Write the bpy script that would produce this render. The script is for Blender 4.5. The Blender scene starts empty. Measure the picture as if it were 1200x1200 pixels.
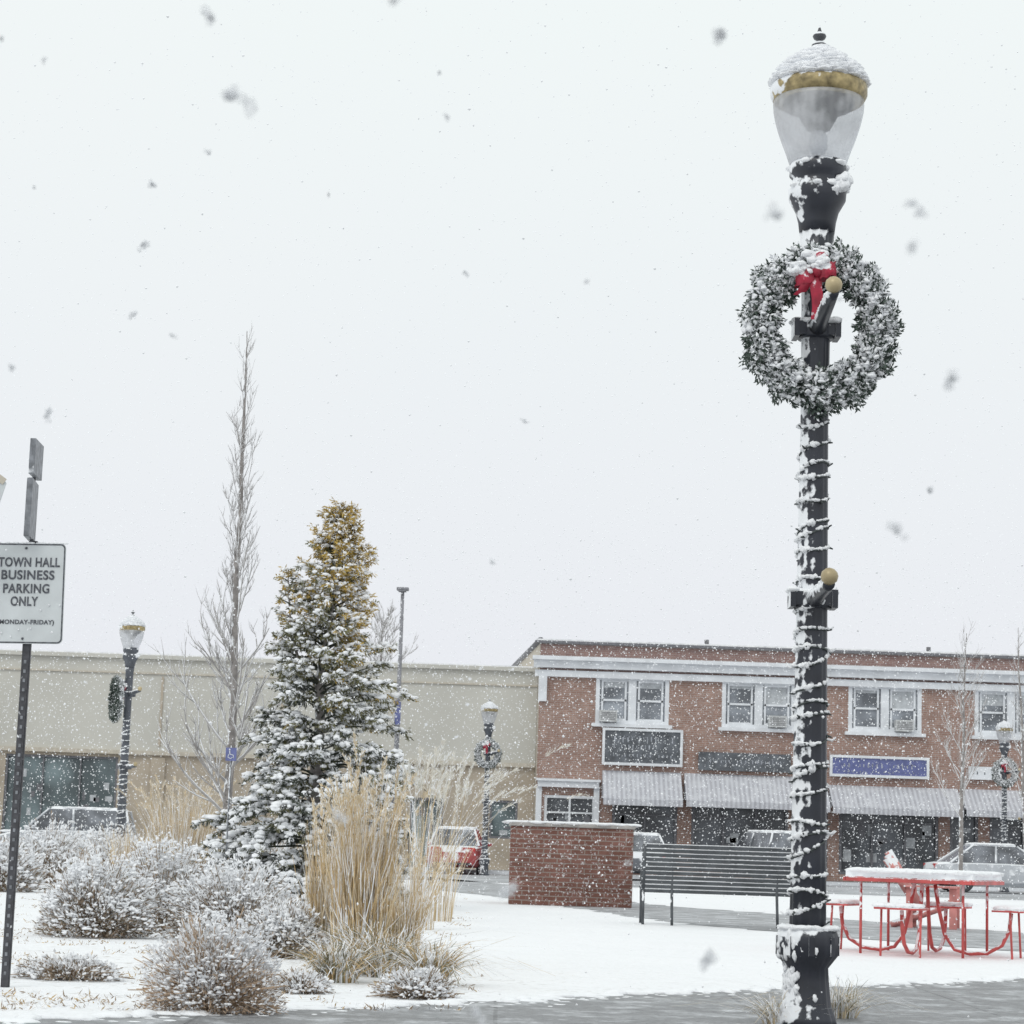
import bpy, bmesh, math, random
import numpy as np
from mathutils import Vector, Matrix
rng=np.random.default_rng(7); random.seed(7)
pi=math.pi
F=2640.; CAMH=.9; TH=math.atan(393/2640); ROLL=math.radians(1.9)
scene=bpy.context.scene; COL=scene.collection
R=(Matrix.Rotation(pi/2+TH,3,'X') @ Matrix.Rotation(ROLL,3,'Z'))
def ray(px,py): return R@Vector(((px-600)/F,(600-py)/F,-1))
def at_depth(px,py,Y):
    v=ray(px,py); t=Y/v.y; return Vector((v.x*t,Y,CAMH+v.z*t))
def at_z(px,py,Z=0.):
    v=ray(px,py); t=(Z-CAMH)/v.z; return Vector((v.x*t,v.y*t,Z))
def kk(Y,Z=.9): return F/(Y*math.cos(TH)+(Z-CAMH)*math.sin(TH))

# ---------------------------------------------------------------- materials
def N(nt,t,**kw):
    n=nt.nodes.new(t)
    for k,v in kw.items(): setattr(n,k,v)
    return n
SNOWC=(.88,.895,.92,1)
def base_mat(name):
    m=bpy.data.materials.new(name); m.use_nodes=True; nt=m.node_tree
    b=nt.nodes['Principled BSDF']; return m,nt,b
def mixc(nt,fac,a,b):
    n=N(nt,'ShaderNodeMix',data_type='RGBA')
    if hasattr(fac,'links'): nt.links.new(fac,n.inputs[0])
    else: n.inputs[0].default_value=fac
    for s,i in ((a,6),(b,7)):
        if hasattr(s,'links'): nt.links.new(s,n.inputs[i])
        else: n.inputs[i].default_value=s if len(s)==4 else (*s,1)
    return n.outputs[2]
def noise(nt,scale,detail=4,coord='Object'):
    tc=N(nt,'ShaderNodeTexCoord'); n=N(nt,'ShaderNodeTexNoise'); n.inputs['Scale'].default_value=scale
    n.inputs['Detail'].default_value=detail; nt.links.new(tc.outputs[coord],n.inputs['Vector']); return n.outputs[0]
def rng_map(nt,v,a,b,c=0,d=1):
    n=N(nt,'ShaderNodeMapRange'); nt.links.new(v,n.inputs[0])
    for i,x in enumerate((a,b,c,d)): n.inputs[i+1].default_value=x
    return n.outputs[0]
def mth(nt,op,a,b=None):
    n=N(nt,'ShaderNodeMath',operation=op)
    for i,s in enumerate((a,b)):
        if s is None: continue
        if hasattr(s,'links'): nt.links.new(s,n.inputs[i])
        else: n.inputs[i].default_value=s
    return n.outputs[0]
def pbr(name,col,rough=.6,metal=0,var=.2,scale=6,snow=0.,side=0.,bump=0.,snowscale=9,thr=.42):
    m,nt,b=base_mat(name)
    nz=noise(nt,scale,2)
    lo=tuple(c*(1-var) for c in col); hi=tuple(min(1,c*(1+var)) for c in col)
    c=mixc(nt,rng_map(nt,nz,.3,.7),lo,hi)
    if snow or side:
        g=N(nt,'ShaderNodeNewGeometry'); sp=N(nt,'ShaderNodeSeparateXYZ'); nt.links.new(g.outputs['Normal'],sp.inputs[0])
        nz2=noise(nt,snowscale,5)
        a=mth(nt,'MULTIPLY',sp.outputs[2],snow)
        s=mth(nt,'MULTIPLY',sp.outputs[0],-side)
        t=mth(nt,'ADD',mth(nt,'ADD',a,s),mth(nt,'MULTIPLY',mth(nt,'SUBTRACT',nz2,.5),2.4))
        c=mixc(nt,rng_map(nt,t,thr,thr+.18),c,SNOWC)
    nt.links.new(c,b.inputs['Base Color'])
    b.inputs['Roughness'].default_value=rough; b.inputs['Metallic'].default_value=metal
    if bump:
        bp=N(nt,'ShaderNodeBump'); bp.inputs['Strength'].default_value=bump; bp.inputs['Distance'].default_value=.02
        nt.links.new(noise(nt,scale*4),bp.inputs['Height']); nt.links.new(bp.outputs[0],b.inputs['Normal'])
    return m
def brick(name,c1,c2,mortar,scale=1.,snowtop=0.,dark=.55,thr=.62,ss=16):
    m,nt,b=base_mat(name)
    tc=N(nt,'ShaderNodeTexCoord'); sp=N(nt,'ShaderNodeSeparateXYZ'); nt.links.new(tc.outputs['Object'],sp.inputs[0])
    cb=N(nt,'ShaderNodeCombineXYZ'); nt.links.new(mth(nt,'ADD',sp.outputs[0],sp.outputs[1]),cb.inputs[0]); nt.links.new(sp.outputs[2],cb.inputs[1])
    br=N(nt,'ShaderNodeTexBrick'); nt.links.new(cb.outputs[0],br.inputs['Vector'])
    br.inputs['Scale'].default_value=scale; br.inputs['Color1'].default_value=(*c1,1); br.inputs['Color2'].default_value=(*c2,1)
    br.inputs['Mortar'].default_value=(*mortar,1); br.inputs['Mortar Size'].default_value=.008
    br.inputs['Brick Width'].default_value=.22; br.inputs['Row Height'].default_value=.075; br.inputs['Bias'].default_value=-.1
    nz=noise(nt,1.3,5)
    c=mixc(nt,rng_map(nt,nz,.3,.75,0,.6),br.outputs[0],tuple(x*dark for x in c1))
    c=mixc(nt,rng_map(nt,noise(nt,4.5,6),.5,.75,0,.4),c,tuple(x*1.25+.03 for x in c2))
    if snowtop:
        nz2=noise(nt,ss,6); c=mixc(nt,rng_map(nt,nz2,thr,thr+.07,0,snowtop),c,SNOWC)
    nt.links.new(c,b.inputs['Base Color']); b.inputs['Roughness'].default_value=.85
    bp=N(nt,'ShaderNodeBump'); bp.inputs['Strength'].default_value=.4; bp.inputs['Distance'].default_value=.01
    nt.links.new(br.outputs[1],bp.inputs['Height']); bp.invert=True; nt.links.new(bp.outputs[0],b.inputs['Normal'])
    return m
def glassy(name,col,rough=.12,scale=.8):
    m,nt,b=base_mat(name); nz=noise(nt,scale,6)
    c=mixc(nt,rng_map(nt,nz,.4,.65),tuple(x*.5 for x in col),tuple(x*1.5 for x in col))
    nt.links.new(c,b.inputs['Base Color']); b.inputs['Roughness'].default_value=rough; return m

M={}
M['snow']=pbr('snow',(.9,.91,.93),.75,var=.03,scale=20,bump=.3)
M['flake']=pbr('falling_flake',(.93,.94,.96),.9,var=.02)
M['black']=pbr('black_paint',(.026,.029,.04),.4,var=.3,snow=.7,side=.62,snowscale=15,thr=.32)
M['blackhazed']=pbr('hazed_black_paint',(.085,.093,.11),.5,var=.3,snow=.7,side=.4,snowscale=13,thr=.5)  # black lightened to paint in haze on far lamp posts; snow patches on top
M['blackp']=pbr('black_paint_plain',(.06,.063,.072),.4,var=.3,snow=.9)
M['wire']=pbr('wire',(.05,.06,.06),.5)
M['gold']=pbr('gold_paint',(.33,.26,.13),.4,metal=.25,var=.5,scale=22,snow=.4,side=.75,snowscale=12,thr=.22)
M['ball']=pbr('gold_ball',(.42,.34,.2),.4,metal=.2,var=.2,snow=.4)
M['cap']=pbr('cap_snowy',(.5,.5,.51),.5,var=.2,snow=1.5,side=.2,snowscale=8,thr=.25)
M['red']=pbr('red_paint',(.52,.09,.085),.45,var=.25,snow=1.1,side=.15,snowscale=14,thr=.4)
M['redfade']=pbr('faded_red_paint',(.6,.24,.22),.6,var=.2,snow=1.0,side=.3,snowscale=10)
M['redbow']=pbr('red_ribbon',(.33,.01,.035),.5,var=.4,scale=15,snow=.8,snowscale=16,thr=.3)
M['signface']=pbr('sign_face',(.6,.63,.64),.4,var=.1,scale=5,snow=.3,snowscale=22)
M['signink']=pbr('sign_ink',(.09,.095,.11),.6,var=.6,scale=40)
M['galv']=pbr('galvanised_steel',(.22,.23,.25),.45,metal=.2,var=.4,scale=20,snow=.6,side=.4,thr=.34)
M['darksteel']=pbr('dark_post_steel',(.06,.06,.068),.6,var=.3,scale=30,snow=.5,side=.1,snowscale=25)
M['polegrey']=pbr('pole_grey',(.24,.24,.26),.6,var=.2,side=.3,snow=.2)
M['bark']=pbr('bark',(.26,.24,.23),.9,var=.25,scale=12,snow=.4,side=.5)
M['twig']=pbr('twig',(.38,.36,.35),.9,var=.2)
M['greendark']=pbr('needles_dark',(.052,.062,.045),.7,var=.3)
M['greenmid']=pbr('needles_mid',(.15,.145,.07),.7,var=.3)
M['golden']=pbr('needles_golden',(.44,.31,.08),.7,var=.3)
M['wgreen']=pbr('wreath_green',(.06,.085,.068),.6,var=.35,scale=30)
M['tan']=pbr('dry_grass',(.52,.38,.2),.8,var=.3,scale=5)
M['tanlight']=pbr('dry_grass_pale',(.68,.57,.4),.8,var=.2,scale=5)
M['plume']=pbr('grass_plume',(.68,.65,.58),.9,var=.15)
M['strap']=pbr('strap_leaf',(.19,.175,.1),.7,var=.4,scale=8)
M['shrubbrown']=pbr('shrub_leaf_brown',(.33,.25,.18),.8,var=.35,scale=12)
M['shrubgreen']=pbr('shrub_leaf_green',(.19,.17,.12),.8,var=.35,scale=12)
M['spirea']=pbr('spirea_leaf',(.52,.39,.28),.8,var=.3,scale=15)
M['brickfar']=brick('shop_brick',(.32,.19,.15),(.42,.27,.22),(.44,.4,.37),snowtop=.3,dark=.7,thr=.6)  # far brick paled to paint in snow haze; shop glass, shop signs, cars likewise
M['bricknear']=brick('planter_brick',(.18,.08,.06),(.25,.12,.095),(.32,.28,.25),snowtop=.6,dark=.5,thr=.6,ss=30)
M['parapet']=brick('parapet_brick',(.27,.165,.15),(.34,.22,.19),(.38,.33,.31),snowtop=.4,dark=.7)
M['white']=pbr('white_trim',(.76,.78,.81),.6,var=.1,scale=2)
M['stonecap']=pbr('stone_cap',(.4,.38,.36),.8,var=.15)
M['beige']=pbr('beige_render',(.57,.555,.505),.85,var=.07,scale=.35,side=.01,snowscale=3,thr=.35)
M['beigelo']=pbr('tan_block',(.46,.395,.315),.85,var=.14,scale=.9)
M['sidewall']=pbr('tan_side_wall',(.55,.5,.42),.85,var=.1)
M['shopglass']=glassy('shop_glass',(.12,.13,.145),.18,.7)
M['winglass']=glassy('window_glass',(.26,.28,.31),.12,.9)
M['tealglass']=glassy('teal_glass',(.17,.22,.23),.15,.6)
M['blind']=pbr('blind',(.5,.52,.54),.8)
M['interior']=pbr('dark_frame',(.17,.17,.185),.6)
M['acgrey']=pbr('ac_unit',(.55,.56,.56),.6,snow=1.)
M['acgrill']=pbr('ac_grill',(.25,.25,.26),.6)
M['signblack']=pbr('sign_black',(.11,.12,.135),.5,var=.4,scale=3)
M['signblue']=pbr('sign_blue',(.13,.15,.33),.5,var=.15)
M['letter']=pbr('letter_pale',(.45,.47,.52),.6)
M['roofsnow']=pbr('roof_snow',(.88,.89,.92),.8)
M['bench']=pbr('bench_metal',(.075,.082,.09),.45,var=.3,snow=.9,side=.2,snowscale=16,thr=.4)
M['tyre']=pbr('tyre',(.07,.07,.075),.8)
M['rim']=pbr('rim',(.38,.39,.41),.4,metal=.4)
M['carglass']=glassy('car_glass',(.17,.18,.2),.15,2)
M['tail']=pbr('tail_light',(.5,.04,.04),.3)
M['head']=pbr('head_light',(.7,.72,.75),.2)
def carpaint(n,c): return pbr(n,c,.35,var=.08,snow=1.1,side=.2,snowscale=2.5,thr=.3)
def stripes():
    m,nt,b=base_mat('awning_stripe'); tc=N(nt,'ShaderNodeTexCoord')
    w=N(nt,'ShaderNodeTexWave'); w.inputs['Scale'].default_value=1.9; w.inputs['Distortion'].default_value=.8; nt.links.new(tc.outputs['Object'],w.inputs[0])
    c=mixc(nt,rng_map(nt,w.outputs[1],.2,.8),(.43,.43,.465),(.58,.59,.63))
    c=mixc(nt,rng_map(nt,noise(nt,2.5,5),.45,.65,0,.5),c,(.66,.67,.7))
    nt.links.new(c,b.inputs['Base Color']); b.inputs['Roughness'].default_value=.85; return m
M['awning']=stripes()
def softflake():
    m=bpy.data.materials.new('large_wet_flake'); m.use_nodes=True; nt=m.node_tree; nt.nodes.clear()
    out=N(nt,'ShaderNodeOutputMaterial'); tr=N(nt,'ShaderNodeBsdfTransparent'); df=N(nt,'ShaderNodeBsdfDiffuse'); df.inputs[0].default_value=(.84,.855,.88,1)
    mx=N(nt,'ShaderNodeMixShader'); nt.links.new(rng_map(nt,noise(nt,60,3),.3,.7,.12,.42),mx.inputs[0]); nt.links.new(tr.outputs[0],mx.inputs[1]); nt.links.new(df.outputs[0],mx.inputs[2]); nt.links.new(mx.outputs[0],out.inputs[0]); return m
M['softflake']=softflake()
def globe_mat():
    m=bpy.data.materials.new('lamp_globe_acrylic'); m.use_nodes=True; nt=m.node_tree; nt.nodes.clear()
    out=N(nt,'ShaderNodeOutputMaterial'); tr=N(nt,'ShaderNodeBsdfTransparent'); tr.inputs[0].default_value=(.93,.94,.96,1)
    df=N(nt,'ShaderNodeBsdfPrincipled'); df.inputs['Base Color'].default_value=(.8,.81,.83,1); df.inputs['Roughness'].default_value=.2
    tl=N(nt,'ShaderNodeBsdfTranslucent'); tl.inputs[0].default_value=(.9,.9,.92,1)
    m1=N(nt,'ShaderNodeMixShader'); m1.inputs[0].default_value=.45; nt.links.new(df.outputs[0],m1.inputs[1]); nt.links.new(tl.outputs[0],m1.inputs[2])
    m2=N(nt,'ShaderNodeMixShader')
    tc=N(nt,'ShaderNodeTexCoord'); sp=N(nt,'ShaderNodeSeparateXYZ'); nt.links.new(tc.outputs['Object'],sp.inputs[0])
    an=mth(nt,'ARCTAN2',sp.outputs[1],sp.outputs[0]); wv=mth(nt,'SINE',mth(nt,'MULTIPLY',an,30))
    f=mth(nt,'ADD',mth(nt,'MULTIPLY',wv,.03),rng_map(nt,noise(nt,8,5),.38,.62,.38,.72))
    f=mth(nt,'ADD',f,rng_map(nt,sp.outputs[0],-.22,.0,.25,0))
    nt.links.new(f,m2.inputs[0]); nt.links.new(tr.outputs[0],m2.inputs[1]); nt.links.new(m1.outputs[0],m2.inputs[2])
    nt.links.new(m2.outputs[0],out.inputs[0]); return m
M['globe']=globe_mat()

def ground_mat():
    m,nt,b=base_mat('snow_ground')
    tc=N(nt,'ShaderNodeTexCoord'); 
    c=mixc(nt,noise(nt,.6,3),(.88,.89,.91),(.93,.935,.95))
    d=N(nt,'ShaderNodeVectorMath',operation='DISTANCE'); nt.links.new(tc.outputs['Object'],d.inputs[0]); d.inputs[1].default_value=(-2.2,15.5,0)
    reg=rng_map(nt,d.outputs['Value'],1.5,4.5,1,0)
    nz=noise(nt,14,8); nz3=noise(nt,2.2,3)
    f=mth(nt,'ADD',nz,mth(nt,'MULTIPLY',mth(nt,'SUBTRACT',nz3,.5),.5))
    f3=mth(nt,'MULTIPLY',rng_map(nt,f,.6,.68),reg)
    c=mixc(nt,mth(nt,'MULTIPLY',f3,.5),c,(.36,.32,.27))
    c=mixc(nt,rng_map(nt,noise(nt,30,8),.58,.72,0,.35),c,(.52,.51,.44))
    nt.links.new(c,b.inputs['Base Color']); b.inputs['Roughness'].default_value=.8
    bp=N(nt,'ShaderNodeBump'); bp.inputs['Strength'].default_value=.7; bp.inputs['Distance'].default_value=.08
    nt.links.new(mth(nt,'ADD',noise(nt,5,8),mth(nt,'MULTIPLY',noise(nt,.8,2),2)),bp.inputs['Height']); nt.links.new(bp.outputs[0],b.inputs['Normal'])
    return m
def wet(name,col,snowcov,scale=1.5,sx=1.,joints=0):
    m,nt,b=base_mat(name)
    c=mixc(nt,rng_map(nt,noise(nt,18,8),.3,.7),tuple(x*.6 for x in col),tuple(x*1.4 for x in col))
    c=mixc(nt,rng_map(nt,noise(nt,1.7,3),.35,.65,0,.5),c,tuple(x*1.25 for x in col))
    tc=N(nt,'ShaderNodeTexCoord')
    if joints:
        br=N(nt,'ShaderNodeTexBrick'); nt.links.new(tc.outputs['Object'],br.inputs[0]); br.offset=0; br.inputs['Scale'].default_value=1; br.inputs['Brick Width'].default_value=1.5; br.inputs['Row Height'].default_value=1.5; br.inputs['Mortar Size'].default_value=.012
        br.inputs['Color1'].default_value=(0,0,0,1); br.inputs['Color2'].default_value=(0,0,0,1); br.inputs['Mortar'].default_value=(1,1,1,1)
        c=mixc(nt,mth(nt,'MULTIPLY',br.outputs[0],.6),c,tuple(x*.35 for x in col))
    mp=N(nt,'ShaderNodeMapping'); mp.inputs['Scale'].default_value=(sx,1,1); nt.links.new(tc.outputs['Object'],mp.inputs[0])
    n=N(nt,'ShaderNodeTexNoise'); n.inputs['Scale'].default_value=scale; n.inputs['Detail'].default_value=10; n.inputs['Roughness'].default_value=.75; nt.links.new(mp.outputs[0],n.inputs[0])
    s=rng_map(nt,n.outputs[0],1-snowcov-.05,1-snowcov+.12,0,.7)
    c=mixc(nt,s,c,(.8,.82,.85))
    nt.links.new(c,b.inputs['Base Color']); nt.links.new(rng_map(nt,s,0,1,.45,.8),b.inputs['Roughness'])
    bp=N(nt,'ShaderNodeBump'); bp.inputs['Strength'].default_value=.7; bp.inputs['Distance'].default_value=.02; nt.links.new(noise(nt,40,8),bp.inputs['Height']); nt.links.new(bp.outputs[0],b.inputs['Normal'])
    return m

# ---------------------------------------------------------------- mesh tools
def ico(sub):
    bm=bmesh.new(); bmesh.ops.create_icosphere(bm,subdivisions=sub,radius=1)
    v=np.array([x.co[:] for x in bm.verts]); f=np.array([[q.index for q in x.verts] for x in bm.faces]); bm.free(); return v,f
ICO1=ico(2); ICO0=ico(1)
OCT=(np.array([(1,0,0),(-1,0,0),(0,1,0),(0,-1,0),(0,0,1),(0,0,-1)],float),np.array([(0,2,4),(2,1,4),(1,3,4),(3,0,4),(2,0,5),(1,2,5),(3,1,5),(0,3,5)]))
class MB:
    def __init__(s): s.v=[];s.f=[];s.m=[];s.s=[]
    def add(s,vs,fs,m=0,smooth=False):
        o=len(s.v); s.v+= [tuple(v) for v in vs]
        for f in fs: s.f.append(tuple(int(i)+o for i in f)); s.m.append(m); s.s.append(smooth)
    def box(s,c,d,m=0,rot=None,taper=1.):
        vs=[]
        for z in (-.5,.5):
            t=taper if z>0 else 1
            for x,y in ((-.5,-.5),(.5,-.5),(.5,.5),(-.5,.5)):
                v=Vector((x*d[0]*t,y*d[1]*t,z*d[2]))
                if rot is not None: v=rot@v
                vs.append(v+Vector(c))
        s.add(vs,[(3,2,1,0),(4,5,6,7),(0,1,5,4),(1,2,6,5),(2,3,7,6),(3,0,4,7)],m)
    def tube(s,pts,rs,n=8,m=0):
        pts=[Vector(p) for p in pts]
        if not hasattr(rs,'__len__'): rs=[rs]*len(pts)
        vs=[];fs=[]; prev=None
        for i,p in enumerate(pts):
            t=(pts[min(i+1,len(pts)-1)]-pts[max(i-1,0)])
            t=t.normalized() if t.length>1e-9 else Vector((0,0,1))
            if prev is None:
                a=Vector((0,0,1)) if abs(t.z)<.9 else Vector((1,0,0)); u=t.cross(a).normalized()
            else:
                u=(prev-t*prev.dot(t)); u=u.normalized() if u.length>1e-6 else t.orthogonal().normalized()
            prev=u; w=t.cross(u)
            for j in range(n):
                a=2*pi*j/n; vs.append(p+(u*math.cos(a)+w*math.sin(a))*rs[i])
        for i in range(len(pts)-1):
            for j in range(n):
                fs.append((i*n+j,i*n+(j+1)%n,(i+1)*n+(j+1)%n,(i+1)*n+j))
        fs.append(tuple(range(n))[::-1]); fs.append(tuple((len(pts)-1)*n+j for j in range(n)))
        s.add(vs,fs,m,True)
    def lathe(s,prof,c=(0,0,0),n=32,m=0,flute=0,nfl=12):
        vs=[];fs=[]
        for r,z in prof:
            for j in range(n):
                a=2*pi*j/n; rr=r*(1+flute*math.cos(a*nfl)); vs.append((c[0]+rr*math.cos(a),c[1]+rr*math.sin(a),c[2]+z))
        for i in range(len(prof)-1):
            for j in range(n):
                fs.append((i*n+j,i*n+(j+1)%n,(i+1)*n+(j+1)%n,(i+1)*n+j))
        if prof[0][1]>prof[-1][1]: fs=[f[::-1] for f in fs]
        fs.append(tuple(range(n))[::1 if prof[0][1]>prof[-1][1] else -1])
        e=tuple((len(prof)-1)*n+j for j in range(n)); fs.append(e[::-1] if prof[0][1]>prof[-1][1] else e)
        s.add(vs,fs,m,True)
    def blob(s,c,r,m=0,jit=.15):
        v,f=ICO1; r=np.array(r if hasattr(r,'__len__') else (r,r,r))
        vv=v*(1+rng.uniform(-jit,jit,(len(v),1)))*r+np.array(c); s.add(vv,f,m,True)
    def build(s,name,mats,parent=None,loc=(0,0,0),bevel=0):
        me=bpy.data.meshes.new(name); me.from_pydata(s.v,[],s.f)
        for x in mats: me.materials.append(M[x] if isinstance(x,str) else x)
        me.polygons.foreach_set('material_index',s.m); me.polygons.foreach_set('use_smooth',s.s)
        me.update(); o=bpy.data.objects.new(name,me); COL.objects.link(o); o.location=loc
        if parent: o.parent=parent
        if bevel:
            b=o.modifiers.new('bevel','BEVEL'); b.width=bevel; b.segments=2; b.limit_method='ANGLE'
        return o
def np_mesh(name,chunks,mats,parent=None,loc=(0,0,0),smooth=False):
    V=[];loops=[];starts=[];mi=[]; off=0; ls=0
    for v,f,m in chunks:
        if len(v)==0 or len(f)==0: continue
        V.append(v); ff=np.asarray(f)+off; off+=len(v); k=ff.shape[1]
        loops.append(ff.ravel()); starts.append(ls+np.arange(len(ff))*k); ls+=ff.size
        mi.append(np.broadcast_to(np.asarray(m),(len(ff),)))
    V=np.concatenate(V); loops=np.concatenate(loops); starts=np.concatenate(starts); mi=np.concatenate(mi)
    me=bpy.data.meshes.new(name); me.vertices.add(len(V)); me.vertices.foreach_set('co',V.astype(np.float32).ravel())
    me.loops.add(len(loops)); me.loops.foreach_set('vertex_index',loops.astype(np.int32))
    me.polygons.add(len(starts)); me.polygons.foreach_set('loop_start',starts.astype(np.int32))
    for x in mats: me.materials.append(M[x])
    me.polygons.foreach_set('material_index',mi.astype(np.int32))
    me.polygons.foreach_set('use_smooth',np.full(len(starts),smooth))
    me.update(calc_edges=True); me.validate()
    o=bpy.data.objects.new(name,me); COL.objects.link(o); o.location=loc
    if parent: o.parent=parent
    return o
def nrm(a): return a/np.maximum(np.linalg.norm(a,axis=1,keepdims=True),1e-9)
def leaves(c,d,L,W):
    n=len(c); d=nrm(d); p=nrm(np.cross(d,rng.normal(size=(n,3))))
    L=np.broadcast_to(L,(n,))[:,None]; W=np.broadcast_to(W,(n,))[:,None]
    v=np.stack([c,c+d*L*.5+p*W/2,c+d*L,c+d*L*.5-p*W/2],1).reshape(-1,3)
    return v,np.arange(4*n).reshape(n,4)
def blobs(c,r,jit=.2,tmpl=ICO0,ang=None):
    v,f=tmpl; n=len(c); r=np.asarray(r)
    if r.ndim==1: r=np.repeat(r[:,None],3,1)
    vv=v[None]*(1+rng.uniform(-jit,jit,(n,len(v),1)))*r[:,None,:]
    a=rng.uniform(0,2*pi,n) if ang is None else np.asarray(ang); ca,sa=np.cos(a)[:,None],np.sin(a)[:,None]
    x=vv[...,0]*ca-vv[...,1]*sa; y=vv[...,0]*sa+vv[...,1]*ca
    vv=np.stack([x,y,vv[...,2]],-1)+c[:,None,:]
    ff=f[None]+(np.arange(n)*len(v))[:,None,None]
    return vv.reshape(-1,3),ff.reshape(-1,3)
def strips(root,az,h,lean,width,droop,ns=6,wob=.006):
    n=len(root); s=np.linspace(0,1,ns)
    pts=root[:,None,:]+np.zeros((n,ns,3))
    pts[...,0]+=az[:,0:1]*lean[:,None]*h[:,None]*s**1.8
    pts[...,1]+=az[:,1:2]*lean[:,None]*h[:,None]*s**1.8
    pts[...,2]+=h[:,None]*(s-droop[:,None]*s**3)
    pts+=rng.normal(size=pts.shape)*wob*s[None,:,None]
    fa=rng.uniform(0,pi,n); side=np.stack([np.cos(fa),np.sin(fa),0*fa],1)[:,None,:]
    w=(width[:,None]*(1-.8*s[None]))[...,None]*.5
    v=np.stack([pts-side*w,pts+side*w],2).reshape(-1,3)
    b=(np.arange(n)*ns*2)[:,None]+(np.arange(ns-1)*2)[None]
    f=np.stack([b,b+1,b+3,b+2],-1).reshape(-1,4)
    return v,f,pts
def thing(name,loc,label,cat,group=None,rotz=0,scale=1):
    e=bpy.data.objects.new(name,None); COL.objects.link(e); e.location=loc; e.rotation_euler=(0,0,rotz); e.scale=(scale,)*3
    e.empty_display_size=.2; e['label']=label; e['category']=cat
    if group: e['group']=group
    return e
def dup(root,loc,rotz=None,label=None,swap=None):
    def rec(o,par):
        c=o.copy(); COL.objects.link(c)
        if par: c.parent=par
        if swap and c.type=='MESH':
            for sl in c.material_slots:
                if sl.material and sl.material.name==swap[0].name:
                    sl.link='OBJECT'; sl.material=swap[1]
        for ch in list(o.children): rec(ch,c)
        return c
    r=rec(root,None); r.location=loc
    if rotz is not None: r.rotation_euler=(0,0,rotz)
    if label: r['label']=label
    return r

# ---------------------------------------------------------------- ground etc
def sheet(name,pts,z,mat):
    mb=MB(); mb.add([(p[0],p[1],z) for p in pts],[tuple(range(len(pts)))])
    o=mb.build(name,[mat]); o['kind']='structure'; return o
def jag(pts,amp,step=.25):
    out=[]
    for i in range(len(pts)-1):
        a=Vector(pts[i][:2]);b=Vector(pts[i+1][:2]); n=max(1,int((b-a).length/step)); nn=(b-a).orthogonal().normalized()
        for j in range(n):
            out.append(a.lerp(b,j/n)+nn*random.gauss(0,amp))
    out.append(Vector(pts[-1][:2])); return out
sheet('ground',[(-400,-60),(400,-60),(400,900),(-400,900)],0,ground_mat())
e0=at_z(150,1191); e1=at_z(1200,1147); d=(e1-e0).normalized()
A=e0-d*6; B=e1+d*9
edge=jag([A,e0,e1,B],.05,.12)
M['wetwalk']=wet('wet_sidewalk',(.2,.203,.21),.46,3.2,joints=1)
sheet('sidewalk',[(p.x,p.y) for p in edge]+[(B.x+8,-6),(A.x-8,-6),],.004,M['wetwalk'])
mb=MB()
for i,p in enumerate(edge):
    if -4<p.x<9:
        mb.blob((p.x,p.y+.02,0),(random.uniform(.05,.14),random.uniform(.05,.12),random.uniform(.01,.03)))
        for q in range(3): mb.blob((p.x+random.gauss(0,.08),p.y-abs(random.gauss(0,.25)),0),(random.uniform(.015,.05),random.uniform(.015,.05),.007))
o=mb.build('snow_bank',['snow']); o['kind']='structure'
far=[(480,1026),(600,1037),(760,1060),(930,1073),(1100,1086),(1260,1098)]
near=[(1260,1120),(1100,1108),(930,1094),(800,1083),(600,1053),(480,1040)]
M['wetpath']=wet('wet_path',(.24,.245,.255),.5,2.)
fp=jag([at_z(*p) for p in far],.1,.3); np_=jag([at_z(*p) for p in near],.1,.3)
sheet('path',[(p.x,p.y) for p in fp]+[(p.x,p.y) for p in np_],.004,M['wetpath'])
M['street']=wet('street_asphalt',(.22,.225,.235),.53,.6,.35)
sheet('road',[(-70,58),(70,58),(70,76),(-70,76)],.004,M['street'])
mb=MB(); mb.box((0,76.1,.06),(140,.2,.12)); o=mb.build('kerb',['white']); o['kind']='structure'
mb=MB(); mb.box((0,78.1,.05),(140,3.79,.12)); o=mb.build('shop_sidewalk',[M['wetwalk']]); o['kind']='structure'

# ---------------------------------------------------------------- street lamp
LB=at_z(945,1204); LY=LB.y
def lz(py):
    return at_depth(965-(py-33)*.0171,py,LY).z
def prof(l): 
    out=[]
    for py,hw in l:
        z=lz(py); out.append((hw/kk(LY,z),z))
    return out
lamp=thing('street_lamp',LB,'tall black lamp post with acorn globe wrapped in snowy string lights','street lamp','acorn street lamps')
LH=lz(33)
mb=MB(); mb.lathe(prof([(1088,21),(1090,33),(1098,36),(1118,36),(1126,30),(1134,24),(1150,25),(1178,28),(1192,33),(1204,36)]),n=48,flute=.03,nfl=16)
for a in range(8):
    aa=a*pi/4; mb.box((math.cos(aa)*.155,math.sin(aa)*.155,lz(1108)),(.03,.03,.1),rot=Matrix.Rotation(aa,3,'Z'))
for i in range(70):
    a=random.uniform(0,2*pi); mb.blob((math.cos(a)*random.uniform(.1,.15),math.sin(a)*random.uniform(.1,.15),lz(1088)+.004),(.035,.03,.016),1)
for i in range(70):
    a=random.gauss(pi*1.1,.8); zz=random.uniform(lz(1200),lz(1092)); rr=.155 if zz>lz(1122) else .118+.05*max(0,(lz(1150)-zz))
    mb.blob((math.cos(a)*rr,math.sin(a)*rr,zz),(.014,.012,random.uniform(.012,.045)),1,.3)
mb.build('pole_base',['black','snow'],lamp)
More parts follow.
